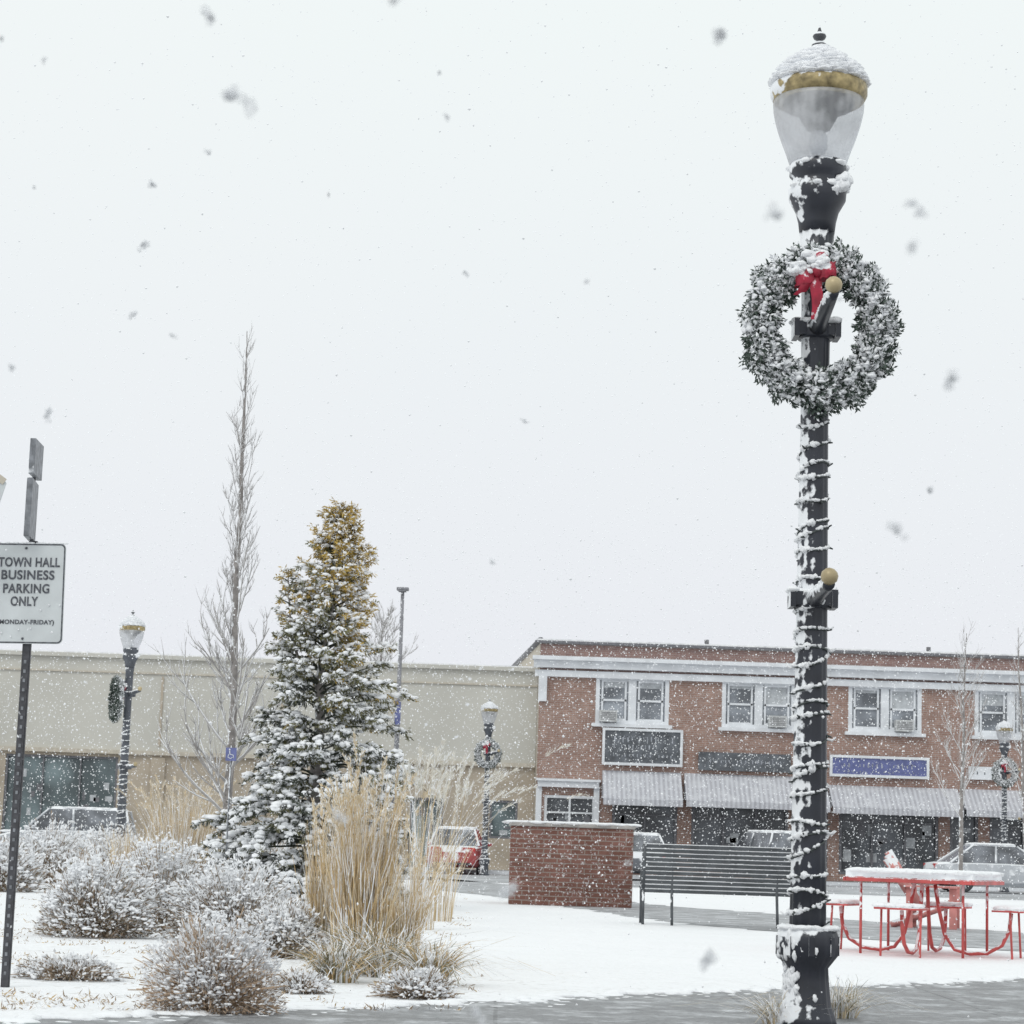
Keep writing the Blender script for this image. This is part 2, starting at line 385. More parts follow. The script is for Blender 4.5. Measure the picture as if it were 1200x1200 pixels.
mb=MB(); mb.lathe(prof([(273,20),(300,17),(500,15.8),(700,17.5),(1000,20),(1089,21)]),n=48,flute=.035,nfl=12); mb.build('pole',['black'],lamp)
mb=MB(); mb.lathe(prof([(191,30),(196,33),(207,33),(211,29),(216,30),(224,34),(236,33),(250,25),(262,22),(274,20.5)]),n=40)
r,z=prof([(207,33)])[0]
for i in range(26):
    a=random.uniform(0,2*pi); mb.blob((r*math.cos(a)*.97,r*math.sin(a)*.97,lz(random.choice((196,222)))),(.03,.025,.016),1)
for i in range(9): mb.blob((.1+random.gauss(0,.03),-.11+random.gauss(0,.02),lz(222)+random.gauss(0,.03)),(.04,.035,.035),1,.3)
mb.build('collar',['black','snow'],lamp)
mb=MB(); mb.lathe(prof([(118,52.5),(124,53),(132,52.5),(142,50.5),(153,47.5),(165,43.5),(178,38.5),(192,33.5)]),n=64); mb.build('lamp_globe',['globe'],lamp)
mb=MB(); mb.lathe(prof([(119,43),(127,40),(134,24),(152,14),(154,8)]),n=24,m=0); mb.lathe(prof([(154,7),(161,11),(174,11),(184,6)]),n=20,m=1)
mb.lathe(prof([(184,8),(191,12)]),n=16,m=0)
mb.build('bulb_holder',['blackp','white'],lamp)
mb=MB(); mb.lathe(prof([(100,52),(102,55),(104,56.5),(113,56.5),(117,54.5),(120,52)]),n=64)
mb.build('lamp_band',['gold'],lamp)
CP=[(50,6),(55,9),(60,14),(66,24),(74,36),(83,45),(93,51),(101,54)]
mb=MB(); mb.lathe(prof(CP),n=48)
cq=[a for a,b in CP]; ch=[b for a,b in CP]
for i in range(260):
    a=random.uniform(0,2*pi); t=random.random()**.6; q=56+t*43; r,z=prof([(q,float(np.interp(q,cq,ch)))])[0]; r-=.012
    mb.blob((r*math.cos(a),r*math.sin(a),z-.004),(.05,.05,.010),1,.05)
mb.build('lamp_cap',['cap','snow'],lamp)
mb=MB(); mb.lathe(prof([(30,.8),(34,1.6),(37,2.5),(38,2.5),(40,6.5),(43,8),(46,6.5),(48,3),(50,3),(51,6),(53,9),(55,9)]),n=20); mb.build('finial',['blackp'],lamp)
def arm(py,bpx,bpy_):
    z=lz(py); bp=at_depth(bpx,bpy_,LY-.72)-LB
    mb=MB(); mb.box((0,-.02,z),(.25,.13,.075)); mb.box((.115,-.02,z),(.03,.15,.1)); mb.box((-.115,-.02,z),(.03,.15,.1))
    mb.lathe([(.1,z-.05),(.105,z-.04),(.105,z+.04),(.1,z+.05)],n=24)
    st=Vector((0,-.06,z)); en=Vector((bp.x,bp.y,bp.z-.02)); mb.tube([st,st.lerp(en,.3),st.lerp(en,.9),en],[.05,.042,.032,.03],12)
    for i in range(18): mb.blob((random.uniform(-.12,.12),random.uniform(-.09,.04),z+.045),(.035,.03,.018),1)
    for i in range(14):
        p=st.lerp(en,random.uniform(.1,.95)); mb.blob((p.x-.01,p.y,p.z+.03),(.024,.035,.014),1)
    a=mb.build('bracket_arm',['black','snow'],lamp)
    mb=MB(); mb.blob((bp.x,bp.y,bp.z+.02),.047,0,0.0); mb.build('ball',['ball'],a)
arm(388,977,338); arm(703,972,680)
mb=MB(); pts=[];z0=lz(1085);z1=lz(498); turns=27
for i in range(turns*16+1):
    a=2*pi*i/16; t=i/(turns*16); z=z0+(z1-z0)*t+.018*math.sin(a*1.3)+.035*math.sin(a*.31)+.018*math.sin(a*.77+1); r=.096-.021*t+.006*abs(math.sin(a*2.7+t*40))
    pts.append((r*math.cos(a),r*math.sin(a),z))
mb.tube(pts,.006,5)
for i in range(0,len(pts)-1):
    for h in (0,.5):
        if random.random()<.7:
            p=Vector(pts[i]).lerp(Vector(pts[i+1]),h); lf=1.25 if p.x<0 else .8
            mb.blob((p[0]*1.0,p[1]*1.0,p[2]+.008),(.015*lf,.015*lf,random.uniform(.005,.016)*lf),1,.35)
    if i%5==0:
        p=Vector(pts[i]); o=Vector((p.x,p.y,0)).normalized(); q=p+o*.025+Vector((0,0,random.uniform(-.01,.015)))
        mb.tube([p,q],[.007,.004],5,0)
    if random.random()<.07:
        p=Vector(pts[i]); o=Vector((p.x,p.y,0)).normalized()
        mb.tube([p,p+o*.03+Vector((0,0,-.005)),p+o*.05+Vector((0,0,.012))],[.008,.007,.004],5,1)
mb.build('string_lights',['wire','snow'],lamp)

# ---------------------------------------------------------------- wreath
def make_wreath():
    w=thing('christmas_wreath',(0,0,0),'snowy evergreen wreath with red bow hung on lamp post','wreath','christmas wreaths')
    n=22000; a=rng.uniform(0,2*pi,n); b=rng.uniform(0,2*pi,n); q=rng.uniform(.15,1,n)**.6*.108*(1+.16*np.sin(a*11)+.14*np.sin(a*23+1)+.1*np.sin(a*5+2))
    Rr=.33
    rad=np.stack([np.cos(a),0*a,np.sin(a)],1); yy=np.array([[0,1,0]])
    c=rad*(Rr+q*np.cos(b))[:,None]+yy*(q*np.sin(b)*.8)[:,None]
    d=rad*np.cos(b)[:,None]*.6+yy*np.sin(b)[:,None]*.6+rng.normal(size=(n,3))*.8+np.stack([-np.sin(a),0*a,np.cos(a)],1)*.5
    c[:,2]*=1.1
    up=np.sin(b)*-.35+.25*np.sin(a)*np.cos(b)+rng.normal(size=n)*.3
    clump=np.sin(c[:,0]*75+np.cos(c[:,2]*47)*2)*np.cos(c[:,2]*81+c[:,1]*30)
    m=np.where(up+clump*.75>.36,1,0)
    v,f=leaves(c,d,rng.uniform(.018,.04,n),np.where(m==1,.018,.012))
    np_mesh('wreath_foliage',[(v,f,m)],['wgreen','snow'],w)
    k=1400; a=rng.uniform(0,2*pi,k); b=rng.uniform(pi*.7,pi*2.2,k)
    rr=Rr+.1*np.cos(b)*rng.uniform(.4,1.0,k); c=np.stack([np.cos(a)*rr,-np.abs(np.sin(b))*.092*rng.uniform(.6,1.1,k),np.sin(a)*rr*1.1+.01],1)
    sel=np.sin(c[:,0]*45+1)*np.cos(c[:,2]*41)+rng.normal(size=k)*.4>.05; c=c[sel]; k=len(c)
    v,f=blobs(c,np.stack([rng.uniform(.01,.028,k),rng.uniform(.008,.02,k),rng.uniform(.007,.018,k)],1),.35)
    np_mesh('wreath_snow',[(v,f,0)],['snow'],w,smooth=True)
    mb=MB()
    def ribbon(pts,wd,tw=0,nn=5):
        vs=[];n=len(pts)
        for i,p in enumerate(pts):
            p=Vector(p); sd=Vector((math.sin(tw),.18,math.cos(tw)))
            for j in range(nn):
                u=j/(nn-1)-.5; vs.append(p+sd*wd*u+Vector((random.gauss(0,.004),-.014*math.cos(u*pi)+random.gauss(0,.005),random.gauss(0,.004))))
        mb.add(vs,[(nn*i+j,nn*i+j+1,nn*i+nn+j+1,nn*i+nn+j) for i in range(n-1) for j in range(nn-1)],0,True)
    for sx,dz in ((-1,.0),(1,.035)):
        loop=[]
        for i in range(17):
            t=i/16*2*pi; x=sx*(.055-.055*math.cos(t)); y=-.12-.05*math.sin(t); z=-.035*(1-math.cos(t))*.5+dz*(1-math.cos(t))
            loop.append((x,y,z))
        ribbon(loop,.085)
    ribbon([(0,-.15,-.0),(.0,-.165,-.07),(.01,-.15,-.14),(.015,-.15,-.2),(.01,-.145,-.26)],.07,pi/2.1)
    ribbon([(-.01,-.15,.0),(-.05,-.16,-.06),(-.075,-.15,-.10),(-.09,-.145,-.12)],.07,pi/2.6)
    ribbon([(0,-.15,.02),(.03,-.16,.08),(.03,-.15,.12)],.06,pi/2.2)
    mb.blob((0,-.16,.005),(.03,.028,.034))
    mb.build('bow',['redbow'],w,loc=(-.045,0,.27))
    mb=MB()
    for i in range(60):
        x=random.uniform(-.14,.05); mb.blob((-.045+x,random.uniform(-.18,-.09),.27+.045+random.uniform(-.03,.03)+(.02 if x>0 else -.02)),(.026,.022,.016),0,.3)
    for i in range(16): mb.blob((random.uniform(-.1,.0),random.uniform(-.14,-.08),.27+random.uniform(.07,.13)),(.028,.022,.02),0,.3)
    mb.build('bow_snow',['snow'],w)
    return w
wc=at_depth(961,384,LY-.11)
wreath=make_wreath(); wreath.location=wc

for px,py,rz in ((156,715,0),(574,818,0),(1177,841,.0)):
    p=at_z(px,py,LH); p.z=0
    lab={156:'black acorn lamp post rising behind snowy shrubs',574:'black acorn lamp post with wreath by brick planter',1177:'black acorn lamp post with wreath beside parked cars'}[px]
    dup(lamp,p,.5+rz,lab,(M['black'],M['blackhazed']))
    if px==156: dup(wreath,(p.x-.25,p.y,wc.z-.1),pi/2+.35,'snowy wreath seen edge-on beside lamp post')
    else: dup(wreath,(p.x,p.y-.11,wc.z),0,'snowy green wreath hung on far lamp post')

# ---------------------------------------------------------------- signs
SB=at_z(5,1157); sg=thing('parking_sign',SB,'white town hall parking sign on perforated steel post','sign')
SY=SB.y
sc=at_depth(30,696,SY); scl=sc-SB; ks=kk(SY,sc.z); SW=93/ks; SH=118/ks
SX=scl.x
mb=MB()
for dx in (-.02,.02): mb.box((dx,0.02,(sc.z+.32)/2),(.008,.03,sc.z+.32))
mb.box((0,.0,(sc.z+.32)/2),(.04,.008,sc.z+.32))
for i in range(34): mb.box((0,-.006,.08+i*.055),(.014,.004,.02),1)
post=mb.build('sign_post',['darksteel','galv'],sg)
def rrect(w,h,r,n=6):
    pts=[]
    for cx,cz,a0 in ((w/2-r,h/2-r,0),(-w/2+r,h/2-r,pi/2),(-w/2+r,-h/2+r,pi),(w/2-r,-h/2+r,3*pi/2)):
        for i in range(n+1): a=a0+i*pi/2/n; pts.append((cx+r*math.cos(a),cz+r*math.sin(a)))
    return pts
mb=MB(); o1=rrect(SW,SH,.03); n=len(o1)
mb.add([(x,-.004,z) for x,z in o1]+[(x,.004,z) for x,z in o1],[tuple(range(n))[::-1],tuple(range(n,2*n))]+[(i,(i+1)%n,(i+1)%n+n,i+n) for i in range(n)])
oo=rrect(SW-.006,SH-.006,.028); oi=rrect(SW-.022,SH-.022,.022)
mb.add([(x,-.0055,z) for x,z in oo]+[(x,-.0055,z) for x,z in oi],[(i,i+n,(i+1)%n+n,(i+1)%n) for i in range(n)],1)
mb.blob((0,-.008,SH/2-.03),.008,1); mb.blob((0,-.008,-SH/2+.03),.008,1)
panel=mb.build('sign_panel',['signface','signink'],sg,loc=(SX,-.03,scl.z)); panel.rotation_euler=(0,math.radians(-1.2),0)
mb=MB()
for i in range(30): mb.blob((random.uniform(-SW/2,SW/2),0,SH/2+.002),(.016,.01,.006))
for i in range(10): mb.blob((random.uniform(-SW/2,SW/2)*.95,-.01,random.uniform(-.48,-.1)*SH),(.005,.004,.005),0,.3)
mb.build('sign_snow',['snow'],panel)
def text(body,size,loc,parent,mat,bold=0,name='lettering',width=None):
    c=bpy.data.curves.new('t','FONT'); c.body=body; c.size=size; c.align_x='CENTER'; c.align_y='CENTER'; c.extrude=.0005; c.offset=bold; c.space_character=1.08
    o=bpy.data.objects.new('t',c); COL.objects.link(o); bpy.context.view_layer.update()
    me=bpy.data.meshes.new_from_object(o.evaluated_get(bpy.context.evaluated_depsgraph_get())); bpy.data.objects.remove(o)
    me.materials.clear(); me.materials.append(M[mat])
    w=max(v.co.x for v in me.vertices)-min(v.co.x for v in me.vertices)
    t=bpy.data.objects.new(name,me); COL.objects.link(t); t.parent=parent; t.location=loc; t.rotation_euler=(pi/2,0,0)
    if width: t.scale=(width/w,1,1)
    return t
for body,cx,yy,wd in (('TOWN HALL',34,660,72),('BUSINESS',33,675,62),('PARKING',32,691,54),('ONLY',30,706,32)):
    text(body,.076,((cx-30)/ks,-.007,(696-yy)/ks),panel,'signink',.002,width=wd/ks)
text('(MONDAY-FRIDAY)',.036,(3/ks,-.007,(696-730)/ks),panel,'signink',.001,width=66/ks)
mb=MB()
bx=at_depth(39,560,SY).x-SB.x
z0=at_depth(38,634,SY).z; z1=at_depth(40,562,SY).z; z2=at_depth(41,517,SY).z
rt=Matrix.Rotation(math.radians(95),3,'Z'); rt2=Matrix.Rotation(math.radians(92),3,'Z')
mb.tube([(0,.02,sc.z+.3),(bx*.6,.02,sc.z+.33),(bx,.02,z0+.02),(bx,.02,z2-.04)],.012,8,0)
mb.box((bx,-.0,(z0+z1)/2),(.30,.035,z1-z0-.02),1,rt); mb.box((bx+.01,0,(z1+z2)/2+.005),(.28,.035,z2-z1-.02),1,rt2)
mb.build('street_name_blade',['darksteel','galv'],sg,bevel=.006)
nb=at_z(-40,1160); p=at_depth(-22,580,nb.y)-nb
s2=thing('road_sign',nb,'pale metal road sign with tan edge on post','sign')
mb=MB(); mb.box((-.3,0,p.z/2+.1),(.04,.03,p.z+.2)); mb.box((-.15,0,p.z-.05),(.3,.02,.03)); mb.build('sign_post',['darksteel'],s2)
mb=MB(); k=kk(nb.y,p.z); q=[(-30,25),(24,22),(30,14),(24,-8),(20,-24),(-30,-24)]; q=[(a/k,b/k) for a,b in q]; n=len(q)
mb.add([(x,-.004,z) for x,z in q]+[(x,.004,z) for x,z in q],[tuple(range(n)),tuple(range(n,2*n))[::-1]]+[(i,(i+1)%n,(i+1)%n+n,i+n) for i in range(n)])
mb.box((24/k,-.008,18/k),(10/k,.004,8/k),1,Matrix.Rotation(.6,3,'Y'))
mb.build('sign_panel',['signface','sidewall'],s2,loc=(p.x,-.03,p.z))

# ---------------------------------------------------------------- buildings
def facade(mb,x0,x1,z0,z1,Y,holes,m=0,depth=.18,mr=None):
    xs=sorted({x0,x1,*[h[0] for h in holes],*[h[1] for h in holes]}); zs=sorted({z0,z1,*[h[2] for h in holes],*[h[3] for h in holes]})
    for i in range(len(xs)-1):
        for j in range(len(zs)-1):
            cx=(xs[i]+xs[i+1])/2; cz=(zs[j]+zs[j+1])/2
            if any(h[0]<cx<h[1] and h[2]<cz<h[3] for h in holes): continue
            mb.add([(xs[i],Y,zs[j]),(xs[i+1],Y,zs[j]),(xs[i+1],Y,zs[j+1]),(xs[i],Y,zs[j+1])],[(0,1,2,3)],m)
    for a,b,c,d_ in holes:
        q=m if mr is None else mr
        mb.add([(a,Y,c),(a,Y+depth,c),(a,Y+depth,d_),(a,Y,d_)],[(0,1,2,3)],q)
        mb.add([(b,Y,c),(b,Y+depth,c),(b,Y+depth,d_),(b,Y,d_)],[(3,2,1,0)],q)
        mb.add([(a,Y,c),(b,Y,c),(b,Y+depth,c),(a,Y+depth,c)],[(0,1,2,3)],q)
        mb.add([(a,Y,d_),(b,Y,d_),(b,Y+depth,d_),(a,Y+depth,d_)],[(3,2,1,0)],q)
YB=80.
c0=at_depth(629,900,YB).x; ztop=at_depth(630,750,YB).z; X1=c0+26
zc1=at_depth(640,770,YB).z; zc0=at_depth(640,789,YB).z
bb=thing('brick_building',(c0,YB,0),'two-storey red brick shop building with white cornice','building')
def L(px,py): q=at_depth(px,py,YB); return q.x-c0,q.z
wins=[]
xw0=L(741,821)[0]; zw=L(741,821)[1]; dxw=(L(1037,834)[0]-L(741,821)[0])/2
for i in range(6):
    cx=xw0+i*dxw
    if cx+1.3<26: wins.append((cx-1.3,cx+1.3,zw-.85,zw+.85))
ops=[]
zs0,zs1=.35,L(850,950)[1]+.35
for a,b in ((.3,2.1),(2.7,5.0),(5.5,8.9),(9.3,10.3),(10.7,14.2),(14.6,15.6),(16,19.6),(20,21),(21.4,25.5)): ops.append((a,b,zs0 if b-a>1.2 else .15,zs1))
mb=MB(); facade(mb,0,26,0,zc0+.1,0,wins+ops,0,.2)
facade(mb,0,26,zc0+.1,ztop-.12,0,[],2)
sp=at_depth(601,784,93)-Vector((c0,YB,0))
mb.add([(0,0,0),(0,0,ztop),(sp.x,13,ztop),(sp.x,13,0)],[(0,1,2,3)],1)
mb.add([(26,0,0),(26,0,ztop),(26,13,ztop),(26,13,0)],[(3,2,1,0)],0)
mb.add([(26,13,0),(sp.x,13,0),(sp.x,13,ztop),(26,13,ztop)],[(0,1,2,3)],0)
mb.build('wall',['brickfar','sidewall','parapet'],bb)
mb=MB(); mb.add([(0,.2,ztop-.5),(26,.2,ztop-.5),(26,13,ztop-.5),(sp.x,13,ztop-.5)],[(0,1,2,3)],1)
mb.box((12.95,.1,ztop-.06),(26.3,.5,.09),0); mb.box((12.95,.1,ztop+.015),(26.2,.42,.06),1)
mb.tube([(0,0,ztop),(sp.x,13,ztop)],.12,6,0)
for x in (6.0,14,21): mb.tube([(x,1,ztop-.4),(x,1,ztop+.3)],.08,8,0)
mb.build('roof',['interior','roofsnow'],bb)
mb=MB(); h=zc1-zc0; mb.box((12.93,-.14,(zc0+zc1)/2+.05),(26.3,.3,h*.5)); mb.box((12.93,-.24,zc1-.05),(26.4,.5,.14)); mb.box((12.93,-.08,zc0-.0),(26.2,.16,h*.4)); mb.box((.12,-.1,zc0-.55),(.3,.2,.9))
mb.build('cornice',['white'],bb)
for i,(a,b,c,d_) in enumerate(wins):
    mb=MB(); w=b-a; hh=d_-c; cx=(a+b)/2; cz=(c+d_)/2; y=.07
    for s in (-1,1):
        mb.box((cx+s*(w/2-.07),y,cz),(.14,.16,hh)); mb.box((cx,y,cz+s*(hh/2-.07)),(w-.28,.16,.14))
    mb.box((cx,y,cz),(.28,.14,hh-.28))
    for s in (-1,1):
        px_=cx+s*(w/4-.0); mb.box((px_,y+.03,cz),(w/2-.42,.06,.07))
        for t in (-1,1): mb.box((px_+t*(w/4-.235),y+.03,cz),(.07,.06,hh-.28)); mb.box((px_,y+.03,cz+t*(hh/2-.175)),(w/2-.42,.055,.07))
    mb.box((cx,-.06,c-.05),(w+.25,.26,.12)); mb.box((cx,-.03,d_+.03),(w+.15,.1,.1))
    wo=mb.build('window',['white'],bb)
    mb=MB(); mb.box((cx,.15,cz),(w-.02,.02,hh-.02),0)
    for s in (-1,1):
        bh=random.choice([.3,.5,.75,.2]); mb.box((cx+s*w/4,.137,d_-.1-bh/2),(w/2-.3,.004,bh),1)
    mb.build('glass',['winglass','blind'],wo)
    s=(-1,1,1,1,-1,1)[i]; mb=MB(); mb.box((cx+s*w/4+(-.2 if i==0 else 0),-.12,c+.26),(.62,.5,.4),0)
    for t in range(5): mb.box((cx+s*w/4+(-.2 if i==0 else 0),-.375,c+.14+t*.06),(.54,.012,.03),1)
    mb.build('air_conditioner',['acgrey','acgrill'],wo)
for i,(a,b,c,d_) in enumerate(ops):
    mb=MB(); cx=(a+b)/2; cz=(c+d_)/2; w=b-a; hh=d_-c; isd=w<1.2
    for s in (-1,1): mb.box((cx+s*(w/2-.05),.08,cz),(.1,.12,hh)); mb.box((cx,.08,cz+s*(hh/2-.05)),(w-.2,.12,.1))
    if not isd:
        nn=2 if w<2.6 else 3
        for t in range(1,nn): mb.box((a+w*t/nn,.08,cz),(.07,.1,hh-.2))
        mb.box((cx,.085,d_-.6),(w-.2,.08,.06))
    else: mb.box((cx,.085,cz-.2),(w-.2,.08,.1)); mb.tube([(a+.2,0,1.0),(a+.2,0,1.3)],.02,6)
    o=mb.build('door' if isd else 'shop_window',['interior' if i else 'white'],bb)
    mb=MB(); mb.box((cx,.17,cz),(w,.02,hh))
    for t in range(int(w*4)):
        x=random.uniform(a+.2,b-.2); z=random.uniform(c+.2,d_-.7); mb.box((x,.155,z),(random.uniform(.1,.4),.006,random.uniform(.1,.5)),random.choice((1,2,2,0)))
    mb.build('glass',['shopglass','blind','interior'],o)
def awn(pxa,pxb,pyt,pyb):
    xa,za=L(pxa,pyt); xb,_=L(pxb,pyt); _,zb=L((pxa+pxb)/2,pyb+5); za=L((pxa+pxb)/2,pyt+1)[1]
    mb=MB(); n=max(4,int((xb-xa)/.3)) 
    for i in range(n):
        u0=xa+(xb-xa)*i/n; u1=xa+(xb-xa)*(i+1)/n; sag=-.03*math.sin(pi*((i%4)+.5)/4)
        mb.add([(u0,0,za),(u1,0,za),(u1,-1.15,zb+.24+sag),(u0,-1.15,zb+.24+sag)],[(0,3,2,1)],0)
        mb.add([(u0,-1.16,zb+.24+sag),(u1,-1.16,zb+.24+sag),(u1,-1.165,zb),(u0,-1.165,zb)],[(0,3,2,1)],0)
    mb.add([(xa,0,za),(xa,-1.15,zb+.24),(xa,0,zb+.24)],[(0,1,2)]); mb.add([(xb,0,za),(xb,-1.15,zb+.24),(xb,0,zb+.24)],[(0,2,1)])
    mb.build('awning',['awning'],bb)
awn(706,798,903,940); awn(802,930,907,943); awn(932,968,915,947); awn(971,1122,921,951); awn(1125,1290,926,955)
mb=MB(); xa,za=L(630,918); xb,_=L(702,918); mb.box(((xa+xb)/2,-.12,za),(xb-xa,.24,.22)); mb.box(((xa+xb)/2,-.16,za+.14),(xb-xa+.1,.34,.08))
mb.box((.1,-.06,za/2),(.2,.12,za-.2)); mb.box((xb-.08,-.06,za/2),(.2,.12,za-.2)); mb.build('door_surround',['white'],bb)
k80=kk(YB,5)
def shopsign(pxa,pya,pxb,pyb,face,frame,label,kind):
    ca=at_depth((pxa+pxb)/2,(pya+pyb)/2,YB); k=k80; w=(pxb-pxa)/k; h=(pyb-pya-4)/k
    e=thing('shop_sign',(ca.x,YB-.16,ca.z),label,'sign')
    mb=MB(); mb.box((0,0,0),(w,.1,h),0); fr=.09
    if frame:
        for s in (-1,1): mb.box((s*(w/2),-.03,0),(fr,.12,h+fr),1); mb.box((0,-.03,s*h/2),(w-fr,.12,fr),1)
    mb.build('sign_board',[face,frame or face],e)
    mb=MB()
    rows={'black':[(.22,.2),(0,.14),(-.25,.1)],'blue':[(.04,.24),(-.28,.08)],'dark':[(0,.25)],'pale':[(.0,.3)]}[kind]
    for zc,hh in rows:
        x=-w*.38
        while x<w*.38:
            wd=random.uniform(.06,.13); H=hh*h*random.uniform(.6,1)
            if random.random()<.8:
                mb.box((x+wd/2,-.056,zc*h),(wd*.3,.01,H)); 
                if random.random()<.6: mb.box((x+wd*.6,-.0565,zc*h+random.choice((-1,0,1))*H*.4),(wd*.5,.009,H*.2))
            x+=wd+.05
    o=mb.build('lettering',['letter' if kind!='pale' else 'signblack'],e); o['kind']='stuff'
shopsign(707,854,798,898,'signblack','white','dark shop sign with white frame on brick wall','black')
shopsign(818,881,926,906,'signblack',None,'dark shop fascia sign above awning','dark')
shopsign(973,886,1086,912,'signblue','white','blue shop fascia sign with pale lettering','blue')
shopsign(1134,897,1172,916,'white',None,'small pale shop sign above awning','pale')

YG=80.6
gr=at_depth(627,900,YG).x; gz=at_depth(500,782,YG).z
gb=thing('beige_building',(gr,YG,0),'long low beige commercial building with flat snowy roof','building')
def G(px,py): q=at_depth(px,py,YG); return q.x-gr,q.z
zb=G(550,895)[1]; W=44
hol=[]
for a,b in ((6,138),(-150,-10)): hol.append((G(a,0+900)[0],G(b,900)[0],.5,G(70,885)[1]))
hol.append((G(574,940)[0],G(607,940)[0],1.2,G(590,938)[1])); hol.append((G(480,950)[0],G(520,950)[0],.1,G(500,935)[1]))
mb=MB(); facade(mb,-W,0,zb,gz,0,[],0); facade(mb,-W,0,0,zb,.02,[h for h in hol],1,.2)
mb.add([(-W,0,0),(-W,0,gz),(-W,20,gz),(-W,20,0)],[(0,3,2,1)],0); mb.add([(-W,20,0),(0,20,0),(0,20,gz),(-W,20,gz)],[(3,2,1,0)],0)
mb.add([(0,0,gz),(0,20,gz),(0,20,0),(0,0,0)],[(0,1,2,3)],0)
mb.build('wall',['beige','beigelo'],gb)
mb=MB(); mb.add([(-W,.2,gz-.3),(0,.2,gz-.3),(0,20,gz-.3),(-W,20,gz-.3)],[(0,1,2,3)],1)
mb.box((-W/2,.05,gz+.03),(W,.4,.14),0); mb.box((-W/2,.05,gz+.12),(W-.1,.36,.05),1); mb.build('roof',['beige','roofsnow'],gb)
mb=MB(); mb.box((-W/2,-.06,zb),(W,.16,.14),0); mb.box((-W/2,-.03,gz-.55),(W,.06,.05),0)
for px in (188,466,-60,-300,330): 
    xx=G(px,850)[0]; mb.box((xx,-.02,(gz+zb)/2-.2),(.08,.045,gz-zb-.9),1); mb.box((xx,.0,zb/2),(.5,.12,zb-.3),2)
mb.build('trim',['sidewall','beigelo','beigelo'],gb)
for i,(a,b,c,d_) in enumerate(hol):
    w=b-a;cx=(a+b)/2;cz=(c+d_)/2;hh=d_-c; mb=MB()
    for s in (-1,1): mb.box((cx+s*(w/2-.04),.1,cz),(.08,.1,hh)); mb.box((cx,.1,cz+s*(hh/2-.04)),(w-.16,.1,.08))
    nn=max(1,int(w/1.3))
    for t in range(1,nn): mb.box((a+w*t/nn,.1,cz),(.05,.08,hh-.16))
    o=mb.build('window',['interior'],gb); mb=MB(); mb.box((cx,.17,cz),(w,.02,hh))
    for t in range(int(w*5)): mb.box((random.uniform(a+.2,b-.2),.155,random.uniform(c+.2,d_-.3)),(random.uniform(.05,.3),.006,random.uniform(.05,.3)),random.choice((1,2)))
    mb.build('glass',['tealglass','blind','interior'],o)
pt=at_depth(472,692,77.); pp=thing('light_pole',(pt.x,77,0),'tall slender grey parking lot light pole','street light')
mb=MB(); mb.tube([(0,0,0),(0,0,pt.z)],[.11,.06],10); mb.lathe([(.25,0),(.25,.5),(.2,.55)],n=12); mb.build('pole',['polegrey'],pp)
mb=MB(); mb.box((0,0,pt.z+.05),(.42,.35,.1)); mb.box((0,-.05,pt.z-.03),(.3,.3,.05)); mb.build('lamp_head',['polegrey'],pp,bevel=.03)
mb=MB(); mb.box((0,-.12,pt.z-4.2),(.2,.03,.8),0); mb.build('banner',['signblue'],pp)

# ---------------------------------------------------------------- brick planter wall
pb=at_z(668,1062); kp=kk(pb.y); w=144/kp; h=(1062-971)/kp
pl=thing('brick_wall',(pb.x,pb.y+.6,0),'low dark red brick enclosure wall with snowy stone cap','brick wall')
mb=MB(); mb.box((0,0,h/2),(w,1.3,h)); o=mb.build('wall',['bricknear'],pl,bevel=.01)
mb=MB(); mb.box((0,0,h+.03),(w+.06,1.36,.06),0); mb.build('coping',['stonecap'],pl,bevel=.015)
mb=MB()
for i in range(300): mb.blob((random.uniform(-w/2,w/2),random.uniform(-.64,.64),h+.065),(.14,.12,.028))
mb.build('snow_cap',['snow'],pl)

# ---------------------------------------------------------------- bench
bp_=at_z(770,1084); kb=kk(bp_.y); bl=(948-752)/kb
bx0=at_z(752,1084).x
bn=thing('park_bench',(bx0+bl/2,bp_.y,0),'dark metal slatted park bench dusted with snow, back view','bench')
mb=MB()
for i in range(11):
    z=.42+i*.056; y=.14-.14*(i/10)**1.0; mb.box((0,y,z),(bl,.014,.042),0,Matrix.Rotation(.2,3,'X')); mb.box((0,y,z+.025),(bl-.02,.02,.007),1)
mb.build('backrest',['bench','snow'],bn)
mb=MB()
for i in range(7): mb.box((0,.2+i*.06,.43+.006*i),(bl,.045,.014),0); mb.box((0,.2+i*.06,.445+.006*i),(bl-.03,.045,.014),1)
mb.build('seat',['bench','snow'],bn)
for sx in (-1,1):
    x=sx*(bl/2-.03)
    mb=MB(); mb.tube([(x-sx*.36,.0,0),(x-sx*.36,.08,.25),(x-sx*.36,.14,.45),(x-sx*.36,.02,1.0)],.018,8); mb.build('leg',['bench'],bn)
    mb=MB(); mb.tube([(x,.55,0),(x,.52,.25),(x,.58,.43),(x,.58,.6),(x,.52,.68),(x,.2,.68),(x,.04,.7)],.018,8); mb.tube([(x,.14,.43),(x,-.02,1.03)],.02,8); mb.tube([(x,.1,0),(x,.12,.43),(x,.58,.43)],.018,8)
    mb.build('armrest',['bench'],bn)

